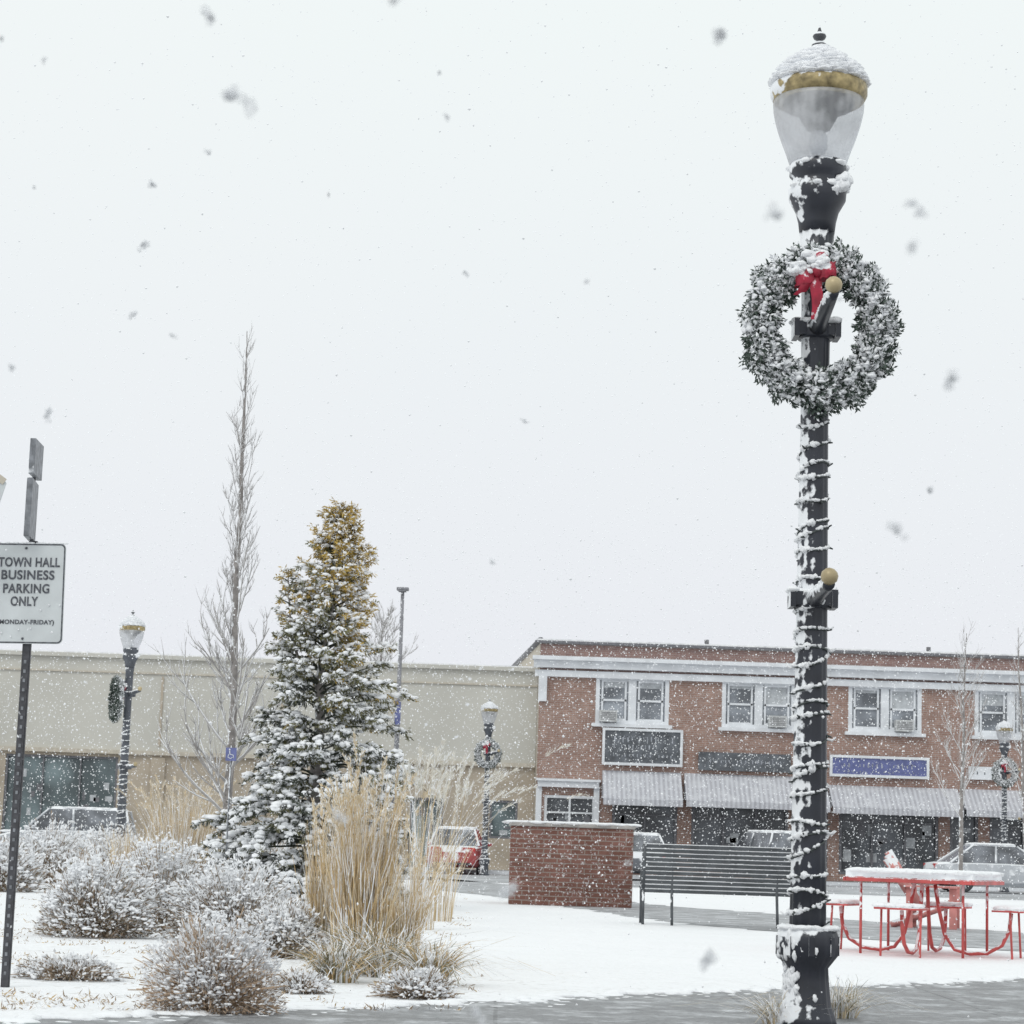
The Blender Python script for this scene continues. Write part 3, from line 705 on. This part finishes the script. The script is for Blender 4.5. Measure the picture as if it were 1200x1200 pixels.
# ---------------------------------------------------------------- picnic table
tb=at_z(1090,1120)
pt=thing('picnic_table',(tb.x,tb.y+.3,0),'red metal picnic table with four seats, snow on top','picnic table',rotz=math.radians(-25))
mb=MB(); mb.box((0,0,.725),(1.26,1.26,.025))
for s in (-1,1): mb.box((s*.63,0,.71),(.025,1.28,.04)); mb.box((0,s*.63,.71),(1.23,.025,.04))
mb.build('table_top',['red'],pt,bevel=.006)
mb=MB(); mb.box((0,0,.765),(1.24,1.24,.055),0)
for i in range(360): mb.blob((random.uniform(-.6,.6),random.uniform(-.6,.6),.792),(.1,.1,.028))
mb.build('table_snow',['snow'],pt)
for a in range(4):
    rt=Matrix.Rotation(a*pi/2,3,'Z')
    mb=MB()
    path=[(.1,0,.70),(.14,0,.45),(.2,0,.2),(.3,0,.06),(.45,0,.025),(.62,0,.04),(.76,0,.12),(.83,0,.26),(.85,0,.43)]
    mb.tube([rt@Vector(p) for p in path],.019,10)
    mb.tube([rt@Vector((.5,.5,.70)),rt@Vector((.5,.5,0.0))],.014,8)
    mb.build('leg',['red'],pt)
    dm=(.3,.46,.022) if a%2==0 else (.46,.3,.022)
    mb=MB(); mb.box(rt@Vector((.86,0,.45)),dm); 
    for s in (-.19,.19): mb.tube([rt@Vector((.88,s,.44)),rt@Vector((.9,s,0))],.012,8)
    st=mb.build('seat',['red'],pt,bevel=.006)
    mb=MB()
    for i in range(50):
        p=rt@Vector((.86+random.uniform(-.12,.12),random.uniform(-.2,.2),.475)); mb.blob(p,(.055,.055,.024))
    mb.build('seat_snow',['snow'],st)
def chair(px,py,rz,lab):
    p=at_z(px,py); e=thing('garden_chair',p,lab,'chair',None,rz)
    mb=MB()
    for i in range(5):
        x=(i-2)*.105; zt=1.02-abs(i-2)*.05; mb.tube([(x,.2,.3),(x*1.1,.62,zt)],[.058,.058],4)
    mb.box((0,.47,.68),(.6,.03,.08),0,Matrix.Rotation(-.4,3,'X')); mb.build('backrest',['redfade'],e)
    mb=MB()
    for i in range(6): mb.box((0,-.25+i*.1,.38-i*.025),(.55,.08,.022))
    mb.build('seat',['redfade'],e)
    for s in (-1,1):
        mb=MB(); mb.box((s*.34,.02,.56),(.12,.7,.025)); mb.build('armrest',['redfade'],e)
        mb=MB(); mb.box((s*.31,-.28,.28),(.03,.1,.55)); mb.build('leg',['redfade'],e)
        mb=MB(); mb.tube([(s*.27,-.3,.36),(s*.27,.55,.03)],[.05,.05],4); mb.box((s*.31,.3,.28),(.03,.09,.55)); mb.build('leg',['redfade'],e)
chair(1094,1088,math.radians(75),'faded red slatted garden chair dusted with snow')

# ---------------------------------------------------------------- cars
def make_car(paint,loc,rz,label,suv=False):
    e=thing('parked_car',loc,label,'car','cars parked along the street',rz)
    Rf=1.66 if suv else 1.45; bel=1.0 if suv else .92
    st=[(-2.25,.42,.7,.62),(-2.2,.3,.86,.74),(-1.9,.24,bel-.02,.86),(-1.35,.22,bel,.9),(0,.2,bel,.92),(1.0,.22,bel-.02,.9),(1.6,.24,bel-.12,.87),(2.05,.28,bel-.24,.76),(2.22,.38,.62,.6)]
    if suv: st[1]=(-2.2,.3,bel-.05,.8)
    vs=[]
    for x,zb_,zt_,hw in st:
        zm=(zb_+zt_)/2
        for y,z in ((-hw*.86,zb_),(-hw*.98,zb_+.12),(-hw,zm),(-hw*.96,zt_-.05),(-hw*.8,zt_),(hw*.8,zt_),(hw*.96,zt_-.05),(hw,zm),(hw*.98,zb_+.12),(hw*.86,zb_)): vs.append((x,y,z))
    n=10; fs=[]
    for i in range(len(st)-1):
        for j in range(n): fs.append((i*n+j,(i+1)*n+j,(i+1)*n+(j+1)%n,i*n+(j+1)%n))
    fs.append(tuple(range(n))); fs.append(tuple((len(st)-1)*n+j for j in range(n))[::-1])
    mb=MB(); mb.add(vs,fs,0,False)
    xr0,xr1=(-1.95,.45) if suv else (-1.0,.35)
    bx0,bx1=(-2.1,1.15) if suv else (-1.75,1.1)
    mb.add([(xr0,-.6,Rf-.03),(xr1,-.6,Rf-.03),(xr1,.6,Rf-.03),(xr0,.6,Rf-.03),(xr0+.1,-.5,Rf+.02),(xr1-.1,-.5,Rf+.02),(xr1-.1,.5,Rf+.02),(xr0+.1,.5,Rf+.02)],[(4,5,6,7),(0,1,5,4),(1,2,6,5),(2,3,7,6),(3,0,4,7),(3,2,1,0)])
    for s in (-1,1):
        for a,b in ((bx0,xr0),(bx1,xr1),(-.35,-.3)): mb.tube([(a,s*.8,bel-.03),(b,s*.6,Rf-.02)],[.045,.035],6)
    mb.box((2.12,0,.35),(.12,1.2,.12),1); mb.box((-2.17,0,.36),(.12,1.2,.12),1)
    mb.build('body',[paint,'tyre'],e,bevel=.02)
    mb=MB(); mb.add([(bx0,-.79,bel-.02),(bx1,-.79,bel-.02),(bx1,.79,bel-.02),(bx0,.79,bel-.02),(xr0,-.59,Rf-.03),(xr1,-.59,Rf-.03),(xr1,.59,Rf-.03),(xr0,.59,Rf-.03)],[(0,1,5,4),(1,2,6,5),(2,3,7,6),(3,0,4,7),(4,5,6,7)])
    mb.build('window',['carglass'],e)
    mb=MB()
    for i in range(45): mb.blob((random.uniform(xr0+.15,xr1-.15),random.uniform(-.5,.5),Rf+.02),(.2,.15,.045))
    for i in range(25): mb.blob((random.uniform(1.2,1.9),random.uniform(-.6,.6),bel-.1),(.2,.15,.045))
    mb.build('snow_cover',['snow'],e)
    for sx in (-1.38,1.38):
        for s in (-1,1):
            rt=Matrix.Rotation(pi/2,3,'X')
            mb=MB(); mb.lathe([(.25,-.1),(.32,-.1),(.335,-.06),(.335,.06),(.32,.1),(.25,.1)],n=28); mb.v=[tuple(rt@Vector(v)+Vector((sx,s*.83,.335))) for v in mb.v]
            t=mb.build('wheel',['tyre'],e)
            mb=MB(); mb.lathe([(.22,-.105),(.22,.105)],n=20); 
            for q in range(5): mb.box((math.cos(q*1.257)*.12,math.sin(q*1.257)*.12,0),(.2,.05,.23),1,Matrix.Rotation(q*1.257,3,'Z'))
            mb.v=[tuple(rt@Vector(v)+Vector((sx,s*.83,.335))) for v in mb.v]; mb.build('rim',['tyre','rim'],t)
    for s in (-1,1):
        mb=MB(); mb.box((2.08,s*.55,.62),(.14,.3,.13)); mb.build('headlight',['head'],e,bevel=.03)
        mb=MB(); mb.box((-2.17,s*.58,.78),(.1,.26,.14)); mb.build('taillight',['tail'],e,bevel=.02)
        mb=MB(); mb.box((.85,s*.98,bel+.05),(.12,.18,.12)); mb.build('wing_mirror',[paint],e,bevel=.02)
    return e
W_=carpaint('white_paint',(.5,.52,.55)); RD=carpaint('red_car_paint',(.4,.08,.08)); DK=carpaint('dark_car_paint',(.15,.16,.18))
def gp(px,Y): q=at_depth(px,1000,Y); return (q.x,Y,0)
make_car(W_,gp(1172,70),.06,'white sedan parked with snow on its roof')
make_car(DK,gp(900,74),pi/2+.25,'dark suv with snowy roof parked behind bench',True)
make_car(DK,gp(748,73),pi/2,'dark car parked behind brick wall')
make_car(RD,gp(536,74),pi/2-.05,'red car parked beyond tall grasses')
make_car(W_,gp(75,72),pi+.05,'pale car with snowy roof before shop windows',True)

# ---------------------------------------------------------------- trees
def bare_tree(name,loc,H,label,trunk_r,nmain,spread_fn,lean=0.,seed=1,sub=5,twmat='twig',start=.12,minr=.006):
    rs=random.Random(seed); e=thing(name,loc,label,'tree')
    mb=MB(); tp=[]
    for i in range(13):
        t=i/12; tp.append(Vector((lean*t*H+rs.gauss(0,.02)*H*.1,rs.gauss(0,.02)*H*.1,t*H)))
    tr=[trunk_r*(1-i/12)**.8+.006 for i in range(13)]
    mb.tube(tp,tr,8); mb.build('trunk',['bark'],e)
    cb=MB()
    def axis(z): 
        t=z/H*12; i=min(11,int(t)); return tp[i].lerp(tp[i+1],t-i)
    def grow(p,d,Ln,r,dep):
        n=5; pts=[p]; q=p.copy(); dd=d.copy()
        for i in range(n):
            dd=(dd+Vector((rs.gauss(0,.1),rs.gauss(0,.1),.1+rs.gauss(0,.05)))).normalized(); q=q+dd*Ln/n; pts.append(q)
        rr=[r*(1-i/n*.75) for i in range(n+1)]
        cb.tube(pts,rr,4,0)
        if rs.random()<.85: cb.tube([x+Vector((-r*.3,-r*.3,r*.7)) for x in pts[0:6]],[y*.8 for y in rr],3,1)
        if dep>0:
            for j in range(sub):
                i=rs.randint(1,n-1); b=pts[i]; s=Vector((rs.gauss(0,1),rs.gauss(0,1),rs.gauss(.1,.4))).normalized()
                nd=((pts[i+1]-pts[i]).normalized()+s*.6).normalized(); grow(b,nd,Ln*rs.uniform(.3,.55),max(r*.5,minr*.7),dep-1)
    for i in range(nmain):
        t=start+(1-start)*(i/nmain)*.97; z=t*H; ln,el=spread_fn(t); a=rs.uniform(0,2*pi)
        d=Vector((math.cos(a)*math.cos(el),math.sin(a)*math.cos(el),math.sin(el)))
        grow(axis(z),d,ln*rs.uniform(.7,1.15),max(minr,trunk_r*(1-t)*.42),2 if ln>.7 else 1)
    cb.build('crown',[twmat,'snow'],e); return e
tp=at_depth(290,388,36); tbx=at_depth(263,1040,36).x
def col(t):
    if t<.42: return (1.9*(1-t*.9),math.radians(38+t*40))
    return (1.35*(1-t)+.4,math.radians(68+t*10))
bare_tree('bare_tree',(tbx,36,0),tp.z,'tall narrow leafless tree with frosted branches',.075,60,col,(tp.x-tbx)/tp.z,5,5)
tp=at_depth(1132,742,46); b0=at_depth(1124,1040,46).x
bare_tree('bare_tree',(b0,46,0),tp.z,'young leafless tree near picnic table',.05,26,lambda t:(1.15*(1-t)+.5,math.radians(50+t*20)),(tp.x-b0)/tp.z,8,4,start=.32)
tp=at_depth(1192,735,50); b0=at_depth(1205,1040,50).x
bare_tree('bare_tree',(b0,50,0),tp.z,'young leafless street tree by shops',.05,22,lambda t:(1.0*(1-t)+.4,math.radians(55)),(tp.x-b0)/tp.z,12,4,start=.35)
tp=at_depth(448,722,110); b0=tp.x
bare_tree('bare_tree',(b0,110,0),tp.z,'pale leafless tree rising behind beige roof',.2,46,lambda t:(3.4*(1-t)+1.2,math.radians(50)),0,21,5,start=.3,minr=.02)

# conifer
cbp=at_z(358,1062); ctop=at_depth(397,594,cbp.y); CH=ctop.z; cl=(ctop.x-cbp.x)
con=thing('spruce_tree',cbp,'snow-laden evergreen spruce with golden-brown top','tree')
def wobx(t): return cl*t**1.15+.06*math.sin(t*9)*(t>.5)
mb=MB(); mb.tube([(wobx(t),0,CH*t) for t in np.linspace(0,1,14)],[.11*(1-t)+.012 for t in np.linspace(0,1,14)],8)
LDX,LDZ0,LDH=-.46,3.4,1.3
mb.tube([(-.15,-.1,LDZ0-.3),(LDX*.8,-.15,LDZ0+.4),(LDX,-.15,LDZ0+LDH)],[.03,.02,.01],6)
mb.build('trunk',['bark'],con)
LC=[];LD=[];LL=[];LM=[];SC=[];SR=[];SA=[]
tw=MB()
def branch(ox,oy,z,a,ln,t,den=1.,goldb=0.):
    dirh=np.array([math.cos(a),math.sin(a),0.]); perp=np.array([-math.sin(a),math.cos(a),0.])
    up0=random.uniform(.1,.75)+1.5*t**1.5; sg_=.16*random.gauss(0,1); dr=random.uniform(.3,.75)
    def bp(s): return np.array([ox,oy,z])+dirh*ln*s+perp*ln*sg_*s*s+np.array([0,0,ln*(up0*s*.5-dr*s*s*(1.1-t))])
    tw.tube([bp(s) for s in (0,.33,.66,1)],[.016,.012,.008,.004],4)
    ntw=int(4+ln*8*den)
    for j in range(ntw):
        s=random.uniform(.25,1.)**.8 if j else 1.; c=bp(s); sd=random.choice((-1,1)); tl=(.09+.36*ln*(1.05-s))*random.uniform(.6,1.2)
        if s>.97: tl=.13
        td=dirh*.75+perp*sd*random.uniform(.3,1.1)+np.array([0,0,random.uniform(-.75,.1)+t*.7]); td/=np.linalg.norm(td)
        m=int(12+tl*70); u=rng.uniform(0,1,m)
        cc=c+td*tl*u[:,None]+rng.normal(size=(m,3))*.014-np.array([0,0,.014])
        dd=td[None]*.7+rng.normal(size=(m,3))*.5+np.array([[0,0,-.3]])
        gold=(t-.56)*3.0+(math.cos(a-.1)*.34)+goldb+random.gauss(0,.32)
        mi=2 if gold>.42 else (1 if gold>-.25 else (0 if random.random()<.6 else 1))
        mm=np.full(m,mi); mm[rng.random(m)<.22]=3
        LC.append(cc);LD.append(dd);LL.append(rng.uniform(.04,.085,m));LM.append(mm)
        ns=max(1,int(tl*13*random.uniform(.4,1.5)*(1-.6*max(0,t-.6)/.4)))
        if random.random()<.1+.3*max(0,t-.65)/.35: ns=0
        aa=math.atan2(td[1],td[0])
        for q in range(ns):
            u_=random.uniform(.2,1.08); pc=c+td*tl*u_+np.array([random.gauss(0,.02),random.gauss(0,.02),.014])
            s_=random.uniform(.45,1.25)*(1-.45*t); SC.append(pc); SR.append((.078*s_,.048*s_,.036*s_)); SA.append(aa)
    if t<.8 and ln>.3:
        for s in (.72,.88,1.0):
            if random.random()<.6:
                s_=random.uniform(.6,1.2)*(1-.4*t); SC.append(bp(s)+np.array([0,0,.02])); SR.append((.11*s_,.07*s_,.045*s_)); SA.append(a)
NB=420
for i in range(NB):
    t=min(.985,max(.02,.02+.96*(i/NB)**.95+random.gauss(0,.016))); a=i*2.39996+random.gauss(0,.35)
    ln=(1.5*(1-t)**.95)*random.choice([.55,.8,.95,1,1.08,1.22])*random.uniform(.82,1.1)+.08
    ln*=1+.14*math.cos(a-.2)*(1.2 if .28<t<.62 else -.3)
    branch(wobx(t),0,t*CH,a,ln,t)
for i in range(20):
    t=i/20; branch(LDX*(.6+.4*t),-.15,LDZ0+LDH*t,i*2.4,.22*(1-t)+.05,.62+.22*t,1.2,.05)
LC=np.concatenate(LC);LD=np.concatenate(LD);LL=np.concatenate(LL);LM=np.concatenate(LM)
v,f=leaves(LC,LD,LL,.02)
np_mesh('crown',[(v,f,LM),(np.array(tw.v),np.array([x for x in tw.f if len(x)==4]),0)],['greendark','greenmid','golden','snow'],con)
v,f=blobs(np.array(SC),np.array(SR),.35,ICO0,SA)
np_mesh('snow_cover',[(v,f,0)],['snow'],con,smooth=True)
tg=at_depth(271,884,cbp.y-.6)
e=thing('utility_marker',(tg.x,tg.y,0),'small blue accessible parking sign on thin post by evergreen','sign')
mb=MB(); mb.tube([(0,0,0),(0,0,tg.z+.12)],.012,8); mb.build('sign_post',['galv'],e)
mb=MB(); mb.box((0,-.02,tg.z),(.15,.01,.18)); mb.build('sign_panel',['signblue'],e,bevel=.004)
mb=MB(); mb.tube([(-.02,-.03,tg.z+.05),(-.015,-.03,tg.z),(.03,-.03,tg.z-.01),(.04,-.03,tg.z-.05)],.006,6); mb.blob((-.02,-.03,tg.z+.065),.011)
mb.tube([(-.03,-.03,tg.z),(-.04,-.03,tg.z-.04),(-.005,-.03,tg.z-.06),(.025,-.03,tg.z-.04)],.005,6); mb.build('wheelchair_symbol',['white'],e)

# ---------------------------------------------------------------- shrubs
def shrub(px,py,wpx,hpx,label,mats,snowf=.45,n=9000,leaf=.035,name='shrub',cat='shrub',seed=0,bf=.1):
    p=at_z(px,py); k=kk(p.y); rx=wpx/k/2; h=hpx/k; p=p+Vector((0,rx*.75,0))
    e=thing(name,p,label,cat,'snowy planting bed shrubs')
    def surf(m,inner):
        u=rng.normal(size=(m,3)); u[:,2]=np.abs(u[:,2])*.9+.02; u=nrm(u)
        a=np.arctan2(u[:,1],u[:,0]); el=np.arcsin(u[:,2])
        lum=1+.1*np.sin(a*3+seed)+.08*np.sin(a*7+el*5+seed*2)+.08*np.cos(el*9+a*4)+.06*np.sin(a*17+el*13)
        r=rng.uniform(inner,1.08,m)**.6*lum
        c=np.stack([u[:,0]*rx*r,u[:,1]*rx*.85*r,u[:,2]*h*r],1); return u,c,r
    u,c,r=surf(n,.3)
    d=u*1.1+rng.normal(size=(n,3))*.45+np.array([[0,0,.2]])
    cl_=np.sin(c[:,0]*31+seed)*np.cos(c[:,1]*27)*np.sin(c[:,2]*35+1)
    big=np.sin(c[:,0]*9+seed*2)*np.cos(c[:,2]*12+c[:,1]*7+seed)
    s=(u[:,2]*.7+cl_*.35+big*.3+rng.normal(size=n)*.45+(r-.7)*.9)
    th=np.quantile(s,1-snowf); m=np.where(s>th,2,np.where(rng.random(n)<.7,0,1))
    L_=rng.uniform(.6,1.6,n)*leaf; v,f=leaves(c,d,L_,L_*np.where(m==2,.42,.2))
    tb_=MB()
    ut,ct,_=surf(220,.8)
    for q in range(220):
        tip=Vector(ct[q])*random.uniform(.95,1.2); b0=Vector((tip.x*.15,tip.y*.15,0)); mid=b0.lerp(tip,.5)+Vector((0,0,h*.12))
        tb_.tube([b0,mid,tip],[.006,.004,.0025],4)
    qf=np.array([x for x in tb_.f if len(x)==4])
    np_mesh('foliage',[(v,f,m),(np.array(tb_.v),qf,0)],mats+['snow'],e)
    nb=int(n*bf); u,c,r=surf(nb,.88); sel=(u[:,2]>.12)&(np.sin(c[:,0]*9+seed*2)*np.cos(c[:,2]*12+c[:,1]*7+seed)+rng.normal(size=nb)*.6+u[:,2]*.6>.15); c=c[sel]
    if len(c):
        q=leaf*.55*rng.uniform(.35,1.3,len(c)); v,f=blobs(c,np.stack([q*1.4,q*1.1,q*.6],1),.35,ICO0)
        np_mesh('snow_cover',[(v,f,0)],['snow'],e,smooth=True)
    return e
yb=['shrubbrown','shrubgreen']
shrub(100,1100,135,86,'low snow-covered shrub with brown twigs',yb,.5,14000,.036,seed=1)
shrub(180,1092,155,96,'rounded snow-dusted evergreen shrub',yb,.5,16000,.036,seed=2)
shrub(268,1104,155,82,'spreading snowy shrub below evergreen tree',yb,.5,15000,.034,seed=3)
shrub(330,1124,100,58,'small snowy shrub beside tall grass',yb,.5,9000,.032,seed=4)
shrub(45,1035,120,62,'distant snow-covered hedge shrub',yb,.58,7000,.065,seed=5)
shrub(120,1030,110,54,'snow-dusted shrub near lamp post',yb,.55,7000,.065,seed=6)
shrub(-15,1045,110,56,'snowy shrub at edge of planting bed',yb,.58,5000,.065,seed=7)
shrub(300,1045,130,66,'snowy low shrub under evergreen',yb,.58,7000,.055,seed=8)
shrub(240,1190,152,100,'dried tan spirea mound tipped with snow',['spirea','shrubbrown'],.42,20000,.022,seed=9,bf=.06)
shrub(75,1150,120,24,'small flattened snowy plant',yb,.6,3200,.026,seed=10)
shrub(488,1172,90,30,'small snowy plant at bed edge',yb,.6,3200,.024,seed=11)
shrub(350,1165,70,22,'tiny snowy bedding plant',yb,.6,2000,.024,seed=12)

def grass(px,py,wpx,hpx,N_,label,mats,weights,lean=.25,width=.007,plume=0,root=.35,droop=.1,plumemat=None,name='ornamental_grass',leanx=0.,wob=.006,hmin=.45,back=0.,psz=.04,dome=0.):
    p=at_z(px,py); k=kk(p.y); rad=wpx/k/2; h=hpx/k; p=p+Vector((0,rad*root+back,0))
    e=thing(name,p,label,'grass','ornamental grass clumps')
    a=rng.uniform(0,2*pi,N_); r0=np.sqrt(rng.random(N_)); rr=r0*rad*root
    rt=np.stack([np.cos(a)*rr,np.sin(a)*rr,0*a],1); az=np.stack([np.cos(a)+rng.normal(size=N_)*.5+leanx,np.sin(a)+rng.normal(size=N_)*.5],1)
    ln=np.abs(rng.normal(size=N_))*lean+.02
    hh=h*rng.uniform(hmin,1.04,N_)**.8*(1+.09*np.sin(a*3+rr*9))*(1-dome*np.clip(ln/(lean*2)*.6+r0**2*.4,0,1))
    v,f,pts=strips(rt,az,hh,ln,np.full(N_,width)*rng.uniform(.5,1.5,N_),np.full(N_,droop)*rng.uniform(.3,1.8,N_),wob=wob)
    m=np.repeat(rng.choice(len(weights),N_,p=weights),5)
    m2=m.reshape(N_,5); flip=(rng.random((N_,5))<.12); si=mats.index('snow'); m2[flip]=si
    np_mesh('blades',[(v,f,m2.ravel())],mats,e)
    if plume:
        cand=np.where(hh>np.quantile(hh,.55))[0]; idx=rng.choice(cand,min(plume,len(cand)),replace=False); C=[];D=[]
        for i in idx:
            a0=pts[i,-2];b0=pts[i,-1]; dd=(b0-a0); dd/=max(1e-6,np.linalg.norm(dd)); u=rng.uniform(-.06,.2,60)
            C.append(b0+dd*u[:,None]-np.array([0,0,1])*(np.maximum(u,0)[:,None]**2)*1.2+np.array([dd[0],dd[1],0])*u[:,None]*.3+rng.normal(size=(60,3))*.005); D.append(np.repeat(dd[None],60,0)+rng.normal(size=(60,3))*.3)
        C=np.concatenate(C);D=np.concatenate(D); v,f=leaves(C,D,psz,.007); np_mesh('plumes',[(v,f,rng.choice(2,len(C),p=[.75,.25]))],[plumemat or 'plume','snow'],e)
    return e
g1=['tan','tanlight','snow']
grass(418,1134,104,252,1050,'tall dry tan ornamental grass in snowy bed',g1,[.5,.34,.16],.075,.009,plume=60,root=.62,droop=.05,plumemat='tanlight',wob=.022,hmin=.45,dome=.35)
grass(378,1124,76,200,420,'dry tan ornamental grass clump',g1,[.48,.34,.18],.09,.009,plume=22,root=.6,droop=.06,plumemat='tanlight',wob=.02,hmin=.4,dome=.35)
grass(470,1128,70,150,330,'short dry tan grass clump',g1,[.5,.3,.2],.16,.008,plume=16,root=.55,droop=.1,plumemat='tanlight',wob=.015,hmin=.4,dome=.3)
grass(492,1090,90,200,120,'open frosted plume grass with feathery heads',['tanlight','tan','snow'],[.45,.2,.35],.16,.009,plume=45,root=.35,droop=.1,leanx=.7,wob=.012,hmin=.6,psz=.065)
grass(518,1080,60,180,60,'sparse pale plume grass arching over snow',['tanlight','tan','snow'],[.45,.25,.3],.16,.009,plume=26,root=.4,droop=.1,leanx=.6,wob=.012,hmin=.5,psz=.065)
grass(205,1040,90,122,1000,'dry tan grass behind snowy shrubs',g1,[.35,.4,.25],.16,.014,plume=60,root=.7,plumemat='tanlight',wob=.02,psz=.07)
grass(150,1045,70,80,500,'low dry grass near lamp post',g1,[.3,.4,.3],.2,.014,root=.7,wob=.02)
for q,(px,py,w,h,n_) in enumerate(((392,1152,130,72,520),(450,1146,120,80,480),(505,1156,105,74,520),(425,1142,110,90,380))):
    grass(px,py,w,h,n_,'arching strap-leaved clump weighed down with snow',['strap','tan','snow'],[.28,.37,.35],.75,.013,root=.35,droop=.5,name='strap_leaf_plant',wob=.012)
grass(985,1196,110,62,600,'pale dry grass tuft at lamp post foot',['tanlight','snow','strap'],[.35,.5,.15],.8,.007,root=.45,droop=.45,back=.1)
grass(915,1203,80,50,400,'snowy grass tuft beside lamp post',['tanlight','snow','strap'],[.3,.55,.15],.8,.007,root=.45,droop=.4)

n=2600
pp_=[at_z(rng.uniform(-60,560),rng.uniform(1040,1185)) for i in range(n)]
c=np.array([p[:] for p in pp_]); cl_=np.sin(c[:,0]*3.1)*np.cos(c[:,1]*2.3)+rng.normal(size=n)*.5; c=c[cl_>.25]
n=len(c)*7; c=np.repeat(c,7,0)+rng.normal(size=(n,3))*[.03,.03,0]; c[:,2]=.0
v,f=leaves(c,np.stack([rng.normal(size=n),rng.normal(size=n),np.abs(rng.normal(size=n))*.7],1),rng.uniform(.02,.055,n),.008)
o=np_mesh('ground_cover',[(v,f,rng.choice(3,n,p=[.35,.2,.45]))],['shrubbrown','tan','snow']); o['kind']='stuff'; o['label']='dry leaves and twigs poking through snow'; o['category']='ground cover'

# ---------------------------------------------------------------- falling snow
n=85000; Y=9+rng.random(n)**.7*69; X=rng.uniform(-1,1,n)*(.27*Y+2); Z=rng.uniform(.03,11,n)
P=np.stack([X,Y,Z],1); r=rng.uniform(.35,1.,n)**1.8*(.006+.00024*Y); v,f=blobs(P,r,.3,OCT)
fl=[(v,f,0)]
big=[(243,18,10),(52,70,4),(278,115,14),(842,42,14),(178,217,5),(168,287,6),(524,137,4),(515,85,3),(545,320,4),(203,394,4),(57,484,7),(14,430,5),(912,247,13),(1075,245,10),(1070,288,8),(1115,443,12),(1090,574,5),(1053,622,9),(578,659,4),(615,493,4),(830,1122,11),(595,1045,10),(688,330,3),(398,955,9),(558,1187,9),(40,220,3),(462,-1,9),(155,370,5),(245,180,4),(385,228,3),(985,350,3),(735,1010,4),(1,45,4),(300,930,4)]
C=[];RR=[]
for x,y,s in big:
    Yd=random.uniform(1.6,2.6) if s>7 else random.uniform(2.5,4.5); c=at_depth(x,y,Yd); k=kk(Yd,c.z); s=s*1.05
    dx=random.uniform(-1,1)
    for q in range(7):
        u=random.gauss(0,.5)
        C.append((c.x+(u*dx+random.gauss(0,.2))*s/k,c.y+random.gauss(0,.2)*s/k,c.z+(u*.6+random.gauss(0,.25))*s/k)); z=s/k*random.uniform(.3,.6); RR.append((z*random.uniform(.7,1.3),z,z*random.uniform(.7,1.3)))
v,f=blobs(np.array(C),np.array(RR),.4,ICO1); fl.append((v,f,1))
o=np_mesh('falling_snow',fl,['flake','softflake']); o['kind']='stuff'; o['label']='snowflakes drifting down through the air'; o['category']='snow'
for o in bpy.data.objects:
    if o.parent and ('snow' in o.name): o['kind']='stuff'

# ---------------------------------------------------------------- world, light, camera
w=bpy.data.worlds.new('World'); scene.world=w; w.use_nodes=True; nt=w.node_tree; bg=nt.nodes['Background']
sky=N(nt,'ShaderNodeTexSky',sky_type='NISHITA'); sky.sun_disc=False; sky.sun_elevation=math.radians(48); sky.sun_rotation=math.radians(150); sky.dust_density=6
bw=N(nt,'ShaderNodeHueSaturation'); bw.inputs['Saturation'].default_value=.15; bw.inputs['Value'].default_value=.06; nt.links.new(sky.outputs[0],bw.inputs['Color'])
tc=N(nt,'ShaderNodeTexCoord'); sp=N(nt,'ShaderNodeSeparateXYZ'); nt.links.new(tc.outputs['Generated'],sp.inputs[0])
ov=mixc(nt,rng_map(nt,sp.outputs[2],0.02,.36),(.84,.855,.915),(.91,.97,.97))
nz=N(nt,'ShaderNodeTexNoise'); nz.inputs['Scale'].default_value=2.2; nz.inputs['Detail'].default_value=3; nt.links.new(tc.outputs['Generated'],nz.inputs[0])
ov=mixc(nt,rng_map(nt,nz.outputs[0],.35,.65,0,.3),ov,(.93,.95,.96))
nt.links.new(mixc(nt,.95,bw.outputs[0],ov),bg.inputs[0]); bg.inputs[1].default_value=1.0
sd=bpy.data.lights.new('sun','SUN'); sd.energy=.65; sd.angle=math.radians(25); sd.color=(1,.97,.93); so=bpy.data.objects.new('sun',sd); COL.objects.link(so)
so.rotation_euler=(math.radians(42),0,math.radians(-30))
cd=bpy.data.cameras.new('camera'); cam=bpy.data.objects.new('camera',cd); COL.objects.link(cam); scene.camera=cam
cam.location=(0,0,CAMH); cam.rotation_euler=R.to_euler(); cd.lens=F/1200*36; cd.sensor_width=36; cd.clip_end=2000; cd.clip_start=.05
cd.dof.use_dof=True; cd.dof.focus_distance=16; cd.dof.aperture_fstop=11
scene.view_settings.view_transform='Standard'; scene.view_settings.look='None'; scene.view_settings.exposure=0
